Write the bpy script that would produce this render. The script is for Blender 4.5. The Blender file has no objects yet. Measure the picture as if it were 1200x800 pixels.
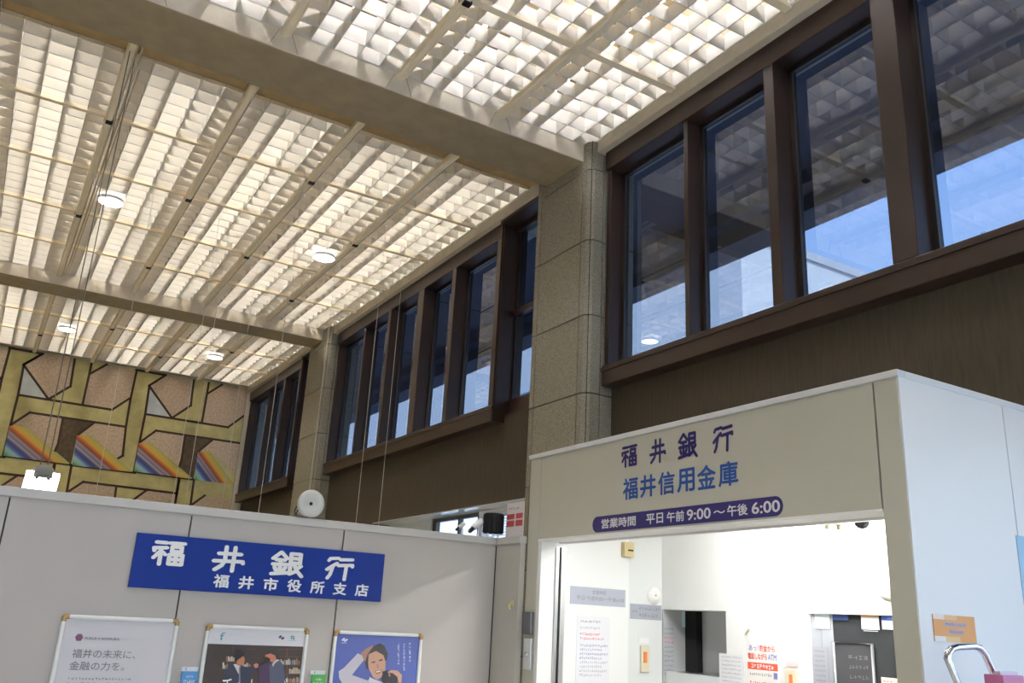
import bpy, bmesh, math, random
from mathutils import Vector, Matrix

random.seed(7)
scene = bpy.context.scene
C = scene.collection

# ------------------------------------------------------------------ camera
YAW, PITCH, ROLL, FPX = math.radians(30.637), math.radians(17.738), math.radians(3.021), 1018.93
CAM = Vector((0, 0, 1.55))
FW = Vector((math.sin(YAW) * math.cos(PITCH), math.cos(YAW) * math.cos(PITCH), math.sin(PITCH)))
_r0 = Vector((math.cos(YAW), -math.sin(YAW), 0))
_u0 = _r0.cross(FW)
RT = _r0 * math.cos(ROLL) + _u0 * math.sin(ROLL)
UP = -_r0 * math.sin(ROLL) + _u0 * math.cos(ROLL)
cam_data = bpy.data.cameras.new('camera')
cam_data.sensor_width = 36.0
cam_data.lens = FPX / 1200 * 36
cam_data.clip_start, cam_data.clip_end = 0.05, 500
cam = bpy.data.objects.new('camera', cam_data)
C.objects.link(cam)
_m = Matrix.Identity(4)
for i in range(3):
    _m[i][0], _m[i][1], _m[i][2], _m[i][3] = RT[i], UP[i], -FW[i], CAM[i]
cam.matrix_world = _m
scene.camera = cam

# ------------------------------------------------------------------ view, sky, sun
scene.view_settings.view_transform = 'Standard'
scene.view_settings.look = 'None'
scene.view_settings.gamma = 1
scene.view_settings.use_curve_mapping = False
scene.view_settings.exposure = 0.0

SKY = 4.0
world = bpy.data.worlds.new('sky')
scene.world = world
world.use_nodes = True
nt = world.node_tree
nt.nodes.clear()
tc = nt.nodes.new('ShaderNodeTexCoord')
sep = nt.nodes.new('ShaderNodeSeparateXYZ')
nt.links.new(tc.outputs['Generated'], sep.inputs[0])
rmp = nt.nodes.new('ShaderNodeValToRGB')
rmp.color_ramp.elements[0].position = 0.0
rmp.color_ramp.elements[0].color = (0.70, 0.80, 0.92, 1)
rmp.color_ramp.elements[1].position = 0.75
rmp.color_ramp.elements[1].color = (0.065, 0.30, 0.86, 1)
nt.links.new(sep.outputs['Z'], rmp.inputs[0])
noi = nt.nodes.new('ShaderNodeTexNoise')
noi.inputs['Scale'].default_value = 3.2
noi.inputs['Detail'].default_value = 6
mp = nt.nodes.new('ShaderNodeMapping')
mp.inputs['Scale'].default_value = (1, 1, 3.0)
nt.links.new(tc.outputs['Generated'], mp.inputs[0])
nt.links.new(mp.outputs[0], noi.inputs['Vector'])
cr = nt.nodes.new('ShaderNodeValToRGB')
cr.color_ramp.elements[0].position = 0.50
cr.color_ramp.elements[0].color = (0, 0, 0, 1)
cr.color_ramp.elements[1].position = 0.72
cr.color_ramp.elements[1].color = (0.35, 0.35, 0.35, 1)
nt.links.new(noi.outputs[0], cr.inputs[0])
mx = nt.nodes.new('ShaderNodeMixRGB')
nt.links.new(cr.outputs[0], mx.inputs[0])
nt.links.new(rmp.outputs[0], mx.inputs[1])
mx.inputs[2].default_value = (0.85, 0.92, 1.0, 1)
bg = nt.nodes.new('ShaderNodeBackground')
bg.inputs[1].default_value = SKY
nt.links.new(mx.outputs[0], bg.inputs[0])
wo = nt.nodes.new('ShaderNodeOutputWorld')
nt.links.new(bg.outputs[0], wo.inputs[0])

sun_d = bpy.data.lights.new('sun', 'SUN')
sun_d.energy = 9.0
sun_d.angle = 0.01
sun_d.color = (1.0, 0.96, 0.9)
sun = bpy.data.objects.new('sun', sun_d)
C.objects.link(sun)
sun.rotation_euler = Vector((0.28, 0.75, -0.7)).to_track_quat('-Z', 'Y').to_euler()
sun.location = (0, -20, 30)

TUBE_NEAR, TUBE_FAR = 84.0, 86.0          # luminous strength of the tubes over the louvres
TUBE_BOOTH = 165.0

# ------------------------------------------------------------------ pixel -> place
def ray(x, y):
    return FW + RT * ((x - 600) / FPX) - UP * ((y - 400) / FPX)
def onX(x, y, v):
    d = ray(x, y); return CAM + d * ((v - CAM.x) / d.x)
def onY(x, y, v):
    d = ray(x, y); return CAM + d * ((v - CAM.y) / d.y)
def onZ(x, y, v):
    d = ray(x, y); return CAM + d * ((v - CAM.z) / d.z)

# ------------------------------------------------------------------ materials
MATS = {}
def mat(name, col, rough=0.6, metal=0.0, var=0.0, vscale=8.0, bump=0.0, bscale=60.0, spec=0.5, stretch=None, coat=0.0):
    if name in MATS:
        return MATS[name]
    m = bpy.data.materials.new(name)
    m.use_nodes = True
    n = m.node_tree
    b = n.nodes['Principled BSDF']
    b.inputs['Base Color'].default_value = (*col, 1)
    b.inputs['Roughness'].default_value = rough
    b.inputs['Metallic'].default_value = metal
    b.inputs['Specular IOR Level'].default_value = spec
    b.inputs['Coat Weight'].default_value = coat
    if var or bump:
        t = n.nodes.new('ShaderNodeTexCoord')
        src = t.outputs['Object']
        if stretch:
            q = n.nodes.new('ShaderNodeMapping')
            q.inputs['Scale'].default_value = stretch
            n.links.new(src, q.inputs[0]); src = q.outputs[0]
        if var:
            z = n.nodes.new('ShaderNodeTexNoise')
            z.inputs['Scale'].default_value = vscale
            z.inputs['Detail'].default_value = 5
            n.links.new(src, z.inputs['Vector'])
            r = n.nodes.new('ShaderNodeValToRGB')
            r.color_ramp.elements[0].position = 0.3
            r.color_ramp.elements[1].position = 0.7
            r.color_ramp.elements[0].color = (*[max(0, c * (1 - var)) for c in col], 1)
            r.color_ramp.elements[1].color = (*[min(1, c * (1 + var)) for c in col], 1)
            n.links.new(z.outputs[0], r.inputs[0])
            n.links.new(r.outputs[0], b.inputs['Base Color'])
        if bump:
            z2 = n.nodes.new('ShaderNodeTexNoise')
            z2.inputs['Scale'].default_value = bscale
            z2.inputs['Detail'].default_value = 3
            n.links.new(src, z2.inputs['Vector'])
            bp = n.nodes.new('ShaderNodeBump')
            bp.inputs['Strength'].default_value = bump
            bp.inputs['Distance'].default_value = 0.01
            n.links.new(z2.outputs[0], bp.inputs['Height'])
            n.links.new(bp.outputs[0], b.inputs['Normal'])
    MATS[name] = m
    return m

def emit(name, col, s):
    if name in MATS:
        return MATS[name]
    m = bpy.data.materials.new(name)
    m.use_nodes = True
    n = m.node_tree
    b = n.nodes['Principled BSDF']
    b.inputs['Base Color'].default_value = (0.8, 0.8, 0.8, 1)
    b.inputs['Emission Color'].default_value = (*col, 1)
    b.inputs['Emission Strength'].default_value = s
    MATS[name] = m
    return m

def glass(name, tint, ior=1.6):
    m = bpy.data.materials.new(name)
    m.use_nodes = True
    n = m.node_tree
    n.nodes.clear()
    o = n.nodes.new('ShaderNodeOutputMaterial')
    t = n.nodes.new('ShaderNodeBsdfTransparent')
    t.inputs[0].default_value = (*tint, 1)
    g = n.nodes.new('ShaderNodeBsdfGlossy')
    g.inputs['Roughness'].default_value = 0.0
    g.inputs['Color'].default_value = (0.84, 0.89, 1.0, 1)
    f = n.nodes.new('ShaderNodeFresnel')
    f.inputs[0].default_value = ior
    mxs = n.nodes.new('ShaderNodeMixShader')
    geo = n.nodes.new('ShaderNodeNewGeometry')
    inv = n.nodes.new('ShaderNodeMath'); inv.operation = 'SUBTRACT'; inv.inputs[0].default_value = 1.0
    n.links.new(geo.outputs['Backfacing'], inv.inputs[1])
    mul = n.nodes.new('ShaderNodeMath'); mul.operation = 'MULTIPLY'       # only the outer face of a pane mirrors
    n.links.new(f.outputs[0], mul.inputs[0]); n.links.new(inv.outputs[0], mul.inputs[1])
    n.links.new(mul.outputs[0], mxs.inputs[0])
    n.links.new(t.outputs[0], mxs.inputs[1])
    n.links.new(g.outputs[0], mxs.inputs[2])
    n.links.new(mxs.outputs[0], o.inputs[0])
    MATS[name] = m
    return m

def louvre_mat():
    m = bpy.data.materials.new('louvre_white')
    m.use_nodes = True
    n = m.node_tree
    n.nodes.clear()
    o = n.nodes.new('ShaderNodeOutputMaterial')
    d = n.nodes.new('ShaderNodeBsdfDiffuse'); d.inputs[0].default_value = (0.66, 0.64, 0.60, 1)
    t = n.nodes.new('ShaderNodeBsdfTranslucent'); t.inputs[0].default_value = (0.66, 0.60, 0.50, 1)
    x = n.nodes.new('ShaderNodeMixShader'); x.inputs[0].default_value = 0.02
    n.links.new(d.outputs[0], x.inputs[1]); n.links.new(t.outputs[0], x.inputs[2])
    n.links.new(x.outputs[0], o.inputs[0])
    MATS['louvre'] = m
    return m

def stone_mat():
    m = bpy.data.materials.new('granite_grey')
    m.use_nodes = True
    n = m.node_tree
    b = n.nodes['Principled BSDF']
    t = n.nodes.new('ShaderNodeTexCoord')
    z = n.nodes.new('ShaderNodeTexNoise'); z.inputs['Scale'].default_value = 110; z.inputs['Detail'].default_value = 3
    n.links.new(t.outputs['Object'], z.inputs['Vector'])
    r = n.nodes.new('ShaderNodeValToRGB')
    r.color_ramp.elements[0].position = 0.35; r.color_ramp.elements[0].color = (0.20, 0.185, 0.142, 1)
    r.color_ramp.elements[1].position = 0.65; r.color_ramp.elements[1].color = (0.40, 0.37, 0.29, 1)
    n.links.new(z.outputs[0], r.inputs[0])
    n.links.new(r.outputs[0], b.inputs['Base Color'])
    b.inputs['Roughness'].default_value = 0.75
    bp = n.nodes.new('ShaderNodeBump'); bp.inputs['Strength'].default_value = 0.25; bp.inputs['Distance'].default_value = 0.004
    n.links.new(z.outputs[0], bp.inputs['Height']); n.links.new(bp.outputs[0], b.inputs['Normal'])
    MATS['stone'] = m
    return m

def rainbow_mat():
    m = bpy.data.materials.new('rainbow_mosaic')
    m.use_nodes = True
    n = m.node_tree
    b = n.nodes['Principled BSDF']
    uv = n.nodes.new('ShaderNodeUVMap')
    s = n.nodes.new('ShaderNodeSeparateXYZ')
    n.links.new(uv.outputs[0], s.inputs[0])
    r = n.nodes.new('ShaderNodeValToRGB')
    cols = [(0.00, (0.42, 0.42, 0.13)), (0.10, (0.60, 0.46, 0.10)), (0.20, (0.72, 0.42, 0.05)), (0.27, (0.62, 0.14, 0.03)),
            (0.34, (0.26, 0.07, 0.04)), (0.40, (0.36, 0.28, 0.30)), (0.47, (0.20, 0.16, 0.24)), (0.52, (0.40, 0.36, 0.44)), (0.57, (0.10, 0.09, 0.22)),
            (0.64, (0.04, 0.06, 0.22)), (0.71, (0.10, 0.16, 0.42)), (0.78, (0.30, 0.50, 0.58)), (0.86, (0.28, 0.50, 0.36)), (0.94, (0.10, 0.32, 0.16))]
    e = r.color_ramp.elements
    while len(e) < len(cols):
        e.new(0.5)
    for k, (p, c) in enumerate(cols):
        e[k].position = p; e[k].color = (*c, 1)
    n.links.new(s.outputs['X'], r.inputs[0])
    z = n.nodes.new('ShaderNodeTexNoise'); z.inputs['Scale'].default_value = 60
    mxx = n.nodes.new('ShaderNodeMixRGB'); mxx.blend_type = 'OVERLAY'; mxx.inputs[0].default_value = 0.25
    n.links.new(r.outputs[0], mxx.inputs[1]); n.links.new(z.outputs[0], mxx.inputs[2])
    n.links.new(mxx.outputs[0], b.inputs['Base Color'])
    b.inputs['Roughness'].default_value = 0.5
    MATS['rainbow'] = m
    return m

louvre_mat(); stone_mat(); rainbow_mat()
glass('tinted_glass', (0.455, 0.50, 0.545), 2.35)
glass('clear_glass', (0.92, 0.95, 0.95), 1.45)
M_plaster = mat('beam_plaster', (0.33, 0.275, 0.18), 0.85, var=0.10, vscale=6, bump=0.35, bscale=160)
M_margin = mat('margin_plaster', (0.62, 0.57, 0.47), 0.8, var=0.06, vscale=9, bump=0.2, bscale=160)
M_tan = mat('tan_board', (0.42, 0.30, 0.15), 0.8, var=0.1)
M_added_baffle = mat('added_baffle_tan', (0.40, 0.33, 0.22), 0.8)
M_runner = mat('runner_cream', (0.92, 0.82, 0.63), 0.4, spec=0.5, var=0.04)
M_runner_hi = mat('runner_polished', (0.80, 0.78, 0.72), 0.18, metal=0.85)
M_black = mat('black_plastic', (0.012, 0.012, 0.013), 0.5, spec=0.2)
M_bronze = mat('bronze_frame', (0.036, 0.020, 0.014), 0.35, spec=0.45, var=0.12, vscale=3)
M_fabric = mat('brown_wall_cloth', (0.068, 0.053, 0.033), 0.95, var=0.18, vscale=40, bump=0.4, bscale=120, stretch=(1, 1.0, 0.1))
M_part = mat('partition_grey', (0.455, 0.423, 0.40), 0.42, spec=0.4, var=0.015, vscale=2)
M_partcap = mat('partition_cap', (0.52, 0.505, 0.485), 0.45, var=0.01)
M_booth = mat('booth_cream', (0.545, 0.53, 0.44), 0.45, spec=0.35, var=0.015, vscale=2)
M_boothside = mat('booth_side_white', (0.82, 0.81, 0.79), 0.4, spec=0.4, var=0.01, vscale=2)
M_white = mat('white_paint', (0.82, 0.82, 0.80), 0.5, var=0.01)
M_alu = mat('brushed_aluminium', (0.78, 0.79, 0.80), 0.28, metal=0.9)
M_steel = mat('polished_steel', (0.70, 0.70, 0.72), 0.15, metal=1.0)
M_gap = mat('dark_joint', (0.05, 0.045, 0.04), 0.8)
M_floor = mat('floor_vinyl', (0.68, 0.63, 0.54), 0.35, var=0.06, vscale=3)
M_wallpl = mat('hall_plaster', (0.58, 0.54, 0.46), 0.85, var=0.05)
M_dark = mat('dark_gloss', (0.03, 0.032, 0.034), 0.2, spec=0.35)
M_ext = mat('eave_grey', (0.09, 0.105, 0.15), 0.8, var=0.06)
M_bld = mat('building_white', (0.72, 0.72, 0.72), 0.8, var=0.03, vscale=0.3)

# ------------------------------------------------------------------ mesh helpers
class MB:
    def __init__(s):
        s.v, s.f, s.m, s.sm = [], [], [], []
    def _add(s, vs, fs, mi=0, smooth=False):
        o = len(s.v)
        s.v += [tuple(v) for v in vs]
        for f in fs:
            s.f.append(tuple(i + o for i in f)); s.m.append(mi); s.sm.append(smooth)
    def box(s, x0, x1, y0, y1, z0, z1, mi=0):
        x0, x1 = sorted((x0, x1)); y0, y1 = sorted((y0, y1)); z0, z1 = sorted((z0, z1))
        vs = [(x0, y0, z0), (x1, y0, z0), (x1, y1, z0), (x0, y1, z0), (x0, y0, z1), (x1, y0, z1), (x1, y1, z1), (x0, y1, z1)]
        s._add(vs, [(0, 3, 2, 1), (4, 5, 6, 7), (0, 1, 5, 4), (1, 2, 6, 5), (2, 3, 7, 6), (3, 0, 4, 7)], mi)
        return s
    def tube(s, pts, r, n=8, mi=0, caps=True, r2=None):
        pts = [Vector(p) for p in pts]
        rings = []
        prev = None
        for i, p in enumerate(pts):
            a = pts[max(0, i - 1)]; b = pts[min(len(pts) - 1, i + 1)]
            d = (b - a).normalized()
            if prev is None:
                h = Vector((0, 0, 1)) if abs(d.z) < 0.9 else Vector((1, 0, 0))
                u = d.cross(h).normalized()
            else:
                u = (prev - d * prev.dot(d)).normalized()
            prev = u
            w = d.cross(u)
            rr = r if r2 is None else r + (r2 - r) * i / max(1, len(pts) - 1)
            rings.append([p + (u * math.cos(2 * math.pi * k / n) + w * math.sin(2 * math.pi * k / n)) * rr for k in range(n)])
        vs = [q for R_ in rings for q in R_]
        fs = []
        for i in range(len(rings) - 1):
            for k in range(n):
                fs.append((i * n + k, i * n + (k + 1) % n, (i + 1) * n + (k + 1) % n, (i + 1) * n + k))
        s._add(vs, fs, mi, True)
        if caps:
            s._add(rings[0], [tuple(reversed(range(n)))], mi)
            s._add(rings[-1], [tuple(range(n))], mi)
        return s
    def lathe(s, prof, o, axis, n=24, mi=0):
        axis = Vector(axis).normalized(); o = Vector(o)
        h = Vector((0, 0, 1)) if abs(axis.z) < 0.9 else Vector((1, 0, 0))
        u = axis.cross(h).normalized(); w = axis.cross(u)
        vs = []
        for (r, t) in prof:
            for k in range(n):
                a = 2 * math.pi * k / n
                vs.append(o + axis * t + (u * math.cos(a) + w * math.sin(a)) * max(r, 1e-4))
        fs = []
        for i in range(len(prof) - 1):
            for k in range(n):
                fs.append((i * n + k, i * n + (k + 1) % n, (i + 1) * n + (k + 1) % n, (i + 1) * n + k))
        s._add(vs, fs, mi, True)
        return s
    def prism(s, poly, off, mi=0):
        """poly: planar 3d points; off: thickness vector towards the viewer."""
        off = Vector(off); n = len(poly)
        p = [Vector(q) for q in poly]
        q = [a + off for a in p]
        fs = [tuple(reversed(range(n))), tuple(range(n, 2 * n))]
        for k in range(n):
            fs.append((k, (k + 1) % n, n + (k + 1) % n, n + k))
        s._add(p + q, fs, mi)
        return s
    def mesh(s, name, mats):
        me = bpy.data.meshes.new(name)
        me.from_pydata(s.v, [], s.f)
        for m_ in (mats if isinstance(mats, (list, tuple)) else [mats]):
            me.materials.append(m_)
        me.polygons.foreach_set('material_index', s.m)
        me.polygons.foreach_set('use_smooth', s.sm)
        bm = bmesh.new(); bm.from_mesh(me)
        bmesh.ops.recalc_face_normals(bm, faces=bm.faces)
        bm.to_mesh(me); bm.free()
        me.update()
        return me
    def obj(s, name, mats, parent=None):
        return link(name, s.mesh(name, mats), parent)

def link(name, data, parent=None, loc=None):
    o = bpy.data.objects.new(name, data)
    C.objects.link(o)
    if parent is not None:
        o.parent = parent
        o.matrix_parent_inverse = Matrix.Translation(parent.location).inverted() if parent.location.length else Matrix.Identity(4)
    if loc is not None:
        o.location = loc
    return o

def B(name, x0, x1, y0, y1, z0, z1, m, parent=None, bevel=0.0):
    o = MB().box(x0, x1, y0, y1, z0, z1).obj(name, m, parent)
    if bevel:
        bv = o.modifiers.new('bevel', 'BEVEL'); bv.width = bevel; bv.segments = 2
    return o

def tag(o, label, cat, group=None):
    o['label'] = label; o['category'] = cat
    if group: o['group'] = group
    return o
def struct(o):
    o['kind'] = 'structure'; return o
def thing(name, loc, label, cat, group=None):
    o = bpy.data.objects.new(name, None)
    o.empty_display_size = 0.1
    o.location = loc
    C.objects.link(o)
    return tag(o, label, cat, group)

# ------------------------------------------------------------------ lettering
FRONT_Y = Matrix(((1, 0, 0), (0, 0, -1), (0, 1, 0)))        # sheet facing the hall on the partition (towards -Y)
FRONT_X = Matrix(((0, 0, -1), (-1, 0, 0), (0, 1, 0)))       # sheet on the booth front (towards -X)
def text_mesh(body, bold=0.0):
    c = bpy.data.curves.new('lettering', 'FONT')
    c.body = body; c.resolution_u = 3
    o = bpy.data.objects.new('lettering', c)
    C.objects.link(o)
    dg = bpy.context.evaluated_depsgraph_get(); dg.update()
    me = bpy.data.meshes.new_from_object(o.evaluated_get(dg))
    bpy.data.objects.remove(o); bpy.data.curves.remove(c)
    if bold > 0:                                     # heavier weight: the glyph laid over itself with small shifts
        vs = [v.co.copy() for v in me.vertices]; fs = [tuple(p.vertices) for p in me.polygons]
        V, F_ = [], []
        for k, (dx, dy) in enumerate(((0, 0), (1, 0), (-1, 0), (0, 1), (0, -1), (.7, .7), (-.7, .7), (.7, -.7), (-.7, -.7))):
            o_ = len(V)
            V += [(v.x + dx * bold, v.y + dy * bold, k * 0.00012) for v in vs]
            F_ += [tuple(i + o_ for i in f) for f in fs]
        me = bpy.data.meshes.new('lettering'); me.from_pydata(V, [], F_)
    return me
def fit(me, rot, x0, z0, x1, z1, plane, depth=0.0015):
    """fit a flat mesh (xy) into the rectangle (local x0..x1, height z0..z1) on a plane of the given orientation."""
    xs = [v.co.x for v in me.vertices]; ys = [v.co.y for v in me.vertices]
    ax, bx, ay, by = min(xs), max(xs), min(ys), max(ys)
    for v in me.vertices:
        u = x0 + (v.co.x - ax) / max(1e-6, bx - ax) * (x1 - x0)
        w = z0 + (v.co.y - ay) / max(1e-6, by - ay) * (z1 - z0)
        if rot is FRONT_Y:
            v.co = (u, plane - v.co.z, w)
        else:
            v.co = (plane - v.co.z, u, w)
def lettering(body, rot, x0, z0, x1, z1, plane, m, parent, bold=0.0, name='lettering'):
    me = text_mesh(body, bold)
    fit(me, rot, x0, z0, x1, z1, plane)
    me.materials.clear(); me.materials.append(m)
    o = link(name, me, parent)
    return o

def fine_print(n, rot, x0, z0, x1, z1, plane, m, parent):
    """a line of n small marks, for print too small to read in the photograph"""
    rn = random.Random(n * 31 + int(abs(z0) * 1000))
    mb = MB(); cw = (x1 - x0) / n; h = z1 - z0
    def bar(u0, v0, u1, v1, k):
        P = [(u0, v0), (u1, v0), (u1, v1), (u0, v1)]
        mb._add([(u, plane - k * .0001, v) if rot is FRONT_Y else (plane - k * .0001, u, v) for u, v in P], [(0, 1, 2, 3)])
    for i in range(n):
        a = x0 + cw * i
        for k in range(rn.randint(1, 3)):
            v = z0 + h * rn.uniform(0.0, 0.85); bar(a + cw * .12, v, a + cw * .82, v + h * .15, k)
        u = a + cw * rn.uniform(.15, .65); bar(u, z0 + h * rn.uniform(0, .2), u + cw * .16, z1 - h * rn.uniform(0, .2), 4)
    return mb.obj('fine_print', m, parent)

BRUSH = {
 '福': [[(.06,.95),(.40,.95)], [(.0,.70),(.42,.74)], [(.0,.70),(.02,.58)], [(.24,.72),(.24,.02)], [(.22,.58),(.02,.28)], [(.30,.54),(.40,.44)],
        [(.52,.95),(1.0,.96)], [(.60,.80),(.92,.80),(.92,.60),(.60,.60),(.60,.80)],
        [(.54,.46),(.98,.46),(.98,.06),(.54,.06),(.54,.46)], [(.54,.26),(.98,.26)], [(.76,.46),(.76,.06)]],
 '井': [[(.16,.70),(.90,.72)], [(.02,.38),(.98,.42),(1.0,.34)], [(.38,1.0),(.38,.42),(.30,.22),(.08,.02)], [(.68,1.0),(.66,.0)]],
 '銀': [[(.28,1.0),(.02,.70)], [(.28,1.0),(.50,.74)], [(.14,.66),(.42,.66)], [(.04,.46),(.50,.48)], [(.28,.66),(.28,.08)],
        [(.10,.34),(.15,.20)], [(.46,.36),(.40,.20)], [(.02,.04),(.54,.12)],
        [(.62,.96),(.94,.96),(.94,.56),(.62,.56)], [(.62,.76),(.94,.76)], [(.62,.96),(.62,.08),(.78,.18)], [(.74,.54),(.84,.26),(1.04,.0)], [(.98,.44),(.84,.32)]],
 '行': [[(.10,.94),(.42,.98)], [(.10,.94),(.04,.84)], [(.38,.74),(.20,.60),(.0,.42)], [(.22,.58),(.14,.20),(.04,.02)],
        [(.50,.92),(.98,.96)], [(.44,.64),(1.0,.70),(1.0,.62)], [(.76,.66),(.72,.0)]],
}
def brush_char(ch, rot, x0, z0, x1, z1, plane, m, parent, w=0.070):
    """clerical-script character built of rounded brush strokes"""
    mb = MB(); lift = 0.0
    sx = (x1 - x0); sz = (z1 - z0)
    for st in BRUSH[ch]:
        for (a, b) in zip(st, st[1:]):
            a = Vector(a); b = Vector(b)
            d = (b - a).normalized() if (b - a).length else Vector((1, 0))
            ang = math.atan2(d.y, d.x)
            ww = w * (1.1 if abs(d.x) > abs(d.y) else 1.0)
            poly = [(b.x + math.cos(ang + t) * ww * 1.05, b.y + math.sin(ang + t) * ww) for t in (-1.57, -0.8, 0, 0.8, 1.57)] + \
                   [(a.x + math.cos(ang + t) * ww * 1.05, a.y + math.sin(ang + t) * ww) for t in (1.57, 2.35, 3.14, 3.93, 4.71)]
            P = []
            lift += 0.00015
            for (u, v) in poly:
                U = x0 + u * sx; V = z0 + v * sz
                P.append((U, plane - lift, V) if rot is FRONT_Y else (plane - lift, U, V))
            mb._add(P, [tuple(range(len(P)))])
    return mb.obj('character', m, parent)

# ------------------------------------------------------------------ dimensions of the hall
ZC, ZB = 6.12, 5.93
GX = 4.53                      # window edge of the louvre field
PX = 1.045                     # louvre panel width
COLS = 8
XE = [GX - PX * k for k in range(COLS + 1)]
BAYS = [  # (row edges from near to far, warm?)
    [-0.17, 1.14, 2.45, 3.76, 5.07, 6.32],
    [7.44, 8.67, 9.99, 11.31, 12.60, 13.87],
    [14.86, 16.15, 17.46, 18.80],
]
YM = 18.94
WF, GL, WX = 4.60, 4.80, 4.75  # window frame face, glass, brown wall face
WP = 4.45                      # pillar face
XL, YB = -9.0, -7.0

# ------------------------------------------------------------------ shell
struct(B('floor', XL, 5.3, YB, YM + 0.2, -0.1, 0, M_floor))
struct(B('wall_left', XL - 0.2, XL, YB, YM, 0, 6.9, M_wallpl))
struct(MB().box(XL, 5.3, YB - 0.2, YB, 4.6, 6.9).box(XL, -6.0, YB - 0.2, YB, 0, 4.6).box(4.6, 5.3, YB - 0.2, YB, 0, 4.6).obj('wall_back', M_wallpl))
struct(B('wall_far', XL, 5.3, YM, YM + 0.25, 0, 6.9, M_wallpl))

wall = struct(link('wall_right', None)) if False else None
wr = MB()
wr.box(WX, 5.12, YB, YM, 2.75, 3.68)                # brown band under the clerestory windows
wr.box(WX, 5.12, YB, -4.6, 0, 2.75)
wr.box(WX, 5.12, 1.75, 7.1, 0, 2.75)
wr.box(WX, 5.12, 11.6, YM, 0, 2.75)
wr.box(5.02, 5.12, 7.1, 11.6, 0, 1.2)
wall_right = struct(wr.obj('wall_right', M_fabric))
up = MB().box(4.70, 5.12, YB, YM, 6.0, 6.9)
up.box(4.62, 5.12, YB, -0.2, 3.68, 6.0)
struct(up.obj('trim_1', M_margin))
# pale end panel and jamb beside the low window
struct(MB().box(5.02, 5.10, 10.25, 11.6, 1.2, 2.75).box(5.02, 5.10, 8.93, 9.02, 1.2, 2.75).obj('trim_2', mat('pale_blue_panel', (0.62, 0.68, 0.72), 0.4)))
struct(B('trim_3', 4.76, 5.10, 7.1, 11.6, 2.735, 2.749, mat('soffit_white', (0.82, 0.87, 0.90), 0.15, spec=0.9)))
# slim plaster pilaster in the far corner
struct(B('trim_4', 4.54, 4.70, YM - 0.05, YM, 0, 6.1, M_margin))

# ceiling with plenum slab
ceiling = struct(MB().box(XL, 5.12, YB, YM, 6.90, 7.05).obj('ceiling', mat('plenum_tan', (0.22, 0.16, 0.09), 0.9)))
B('plaster_field', XL, XE[-1], YB, YM, ZC, ZC + 0.06, M_margin, ceiling)
B('plaster_field', XE[-1], WF + 0.1, YB, BAYS[0][0], ZC, ZC + 0.06, M_margin, ceiling)
# beams and plaster margins
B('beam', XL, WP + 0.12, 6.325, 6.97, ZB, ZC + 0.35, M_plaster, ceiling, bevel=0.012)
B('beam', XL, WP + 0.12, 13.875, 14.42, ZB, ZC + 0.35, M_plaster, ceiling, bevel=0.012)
B('beam_bright_face', XL, WP + 0.04, 6.312, 6.3245, ZB + 0.006, ZC + 0.01, mat('bright_face_plaster', (0.74, 0.66, 0.53), 0.8, var=0.07, vscale=9, bump=0.25, bscale=160), ceiling)  # paler skin added so the beam's near face reads as lit
B('beam_bright_face', XL, WP + 0.04, 13.862, 13.8745, ZB + 0.006, ZC + 0.01, MATS['bright_face_plaster'], ceiling)
B('edge_board', XE[-1], GX, 6.97, 7.44, ZC + 0.03, ZC + 0.06, M_tan, ceiling)
B('edge_board', XE[-1], GX, 14.42, 14.86, ZC + 0.03, ZC + 0.06, M_tan, ceiling)
B('edge_board', XE[-1], GX, 18.80, YM, ZC, ZC + 0.06, M_margin, ceiling)
for (a, b) in ((YB, 6.2), (6.97, 13.6), (14.42, YM)):
    B('margin', GX, 4.72, a, b, 6.0, ZC + 0.3, M_margin, ceiling, bevel=0.006)
# hairline cracks at the ends of the runners on the near beam face
for xr in XE[1:5]:
    mb = MB()
    for s in (-1, 1):
        mb.prism([(xr + s * 0.05, 6.3115, ZC), (xr + s * 0.054, 6.3115, ZC), (xr + s * 0.124, 6.3115, ZB + 0.01), (xr + s * 0.12, 6.3115, ZB + 0.01)], (0, -0.002, 0))
    mb.obj('crack', mat('crack_line', (0.25, 0.2, 0.14), 0.9), ceiling)

# egg-crate louvres
SH = 0.15
TH = 0.0038
ROW_REF, COL_REF = 1.30, PX
slat_x = MB().box(0, COL_REF, -TH, TH, 0, SH).mesh('slat', MATS['louvre'])
slat_y = MB().box(-TH, TH, 0, ROW_REF, 0, SH).mesh('slat', MATS['louvre'])
NXC, NYC = 5, 6
pm = MB()
for i in range(NXC + 1):
    x = COL_REF * i / NXC
    x = min(max(x, 0.012), COL_REF - 0.012)
    pm.box(x - TH, x + TH, 0, ROW_REF, 0, SH)
for j in range(NYC + 1):
    y = ROW_REF * j / NYC
    y = min(max(y, 0.012), ROW_REF - 0.012)
    pm.box(0, COL_REF, y - TH, y + TH, 0, SH)
panel_mesh = pm.mesh('louvre_panel', MATS['louvre'])
frame_mesh = (MB().box(0, COL_REF, 0.004, 0.012, -0.004, 0.03).box(0, COL_REF, ROW_REF - 0.012, ROW_REF - 0.004, -0.004, 0.03)
              .box(0.004, 0.012, 0, ROW_REF, -0.004, 0.03).box(COL_REF - 0.012, COL_REF - 0.004, 0, ROW_REF, -0.004, 0.03)).mesh('louvre_panel', M_runner)
SPLIT = {(0, 4, 0), (0, 4, 1), (0, 4, 2), (0, 4, 3), (0, 3, 0), (0, 3, 1), (0, 3, 2), (0, 2, 0)}
SPLIT |= {(1, 0, c) for c in range(6)} | {(1, 1, c) for c in range(6)}
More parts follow.
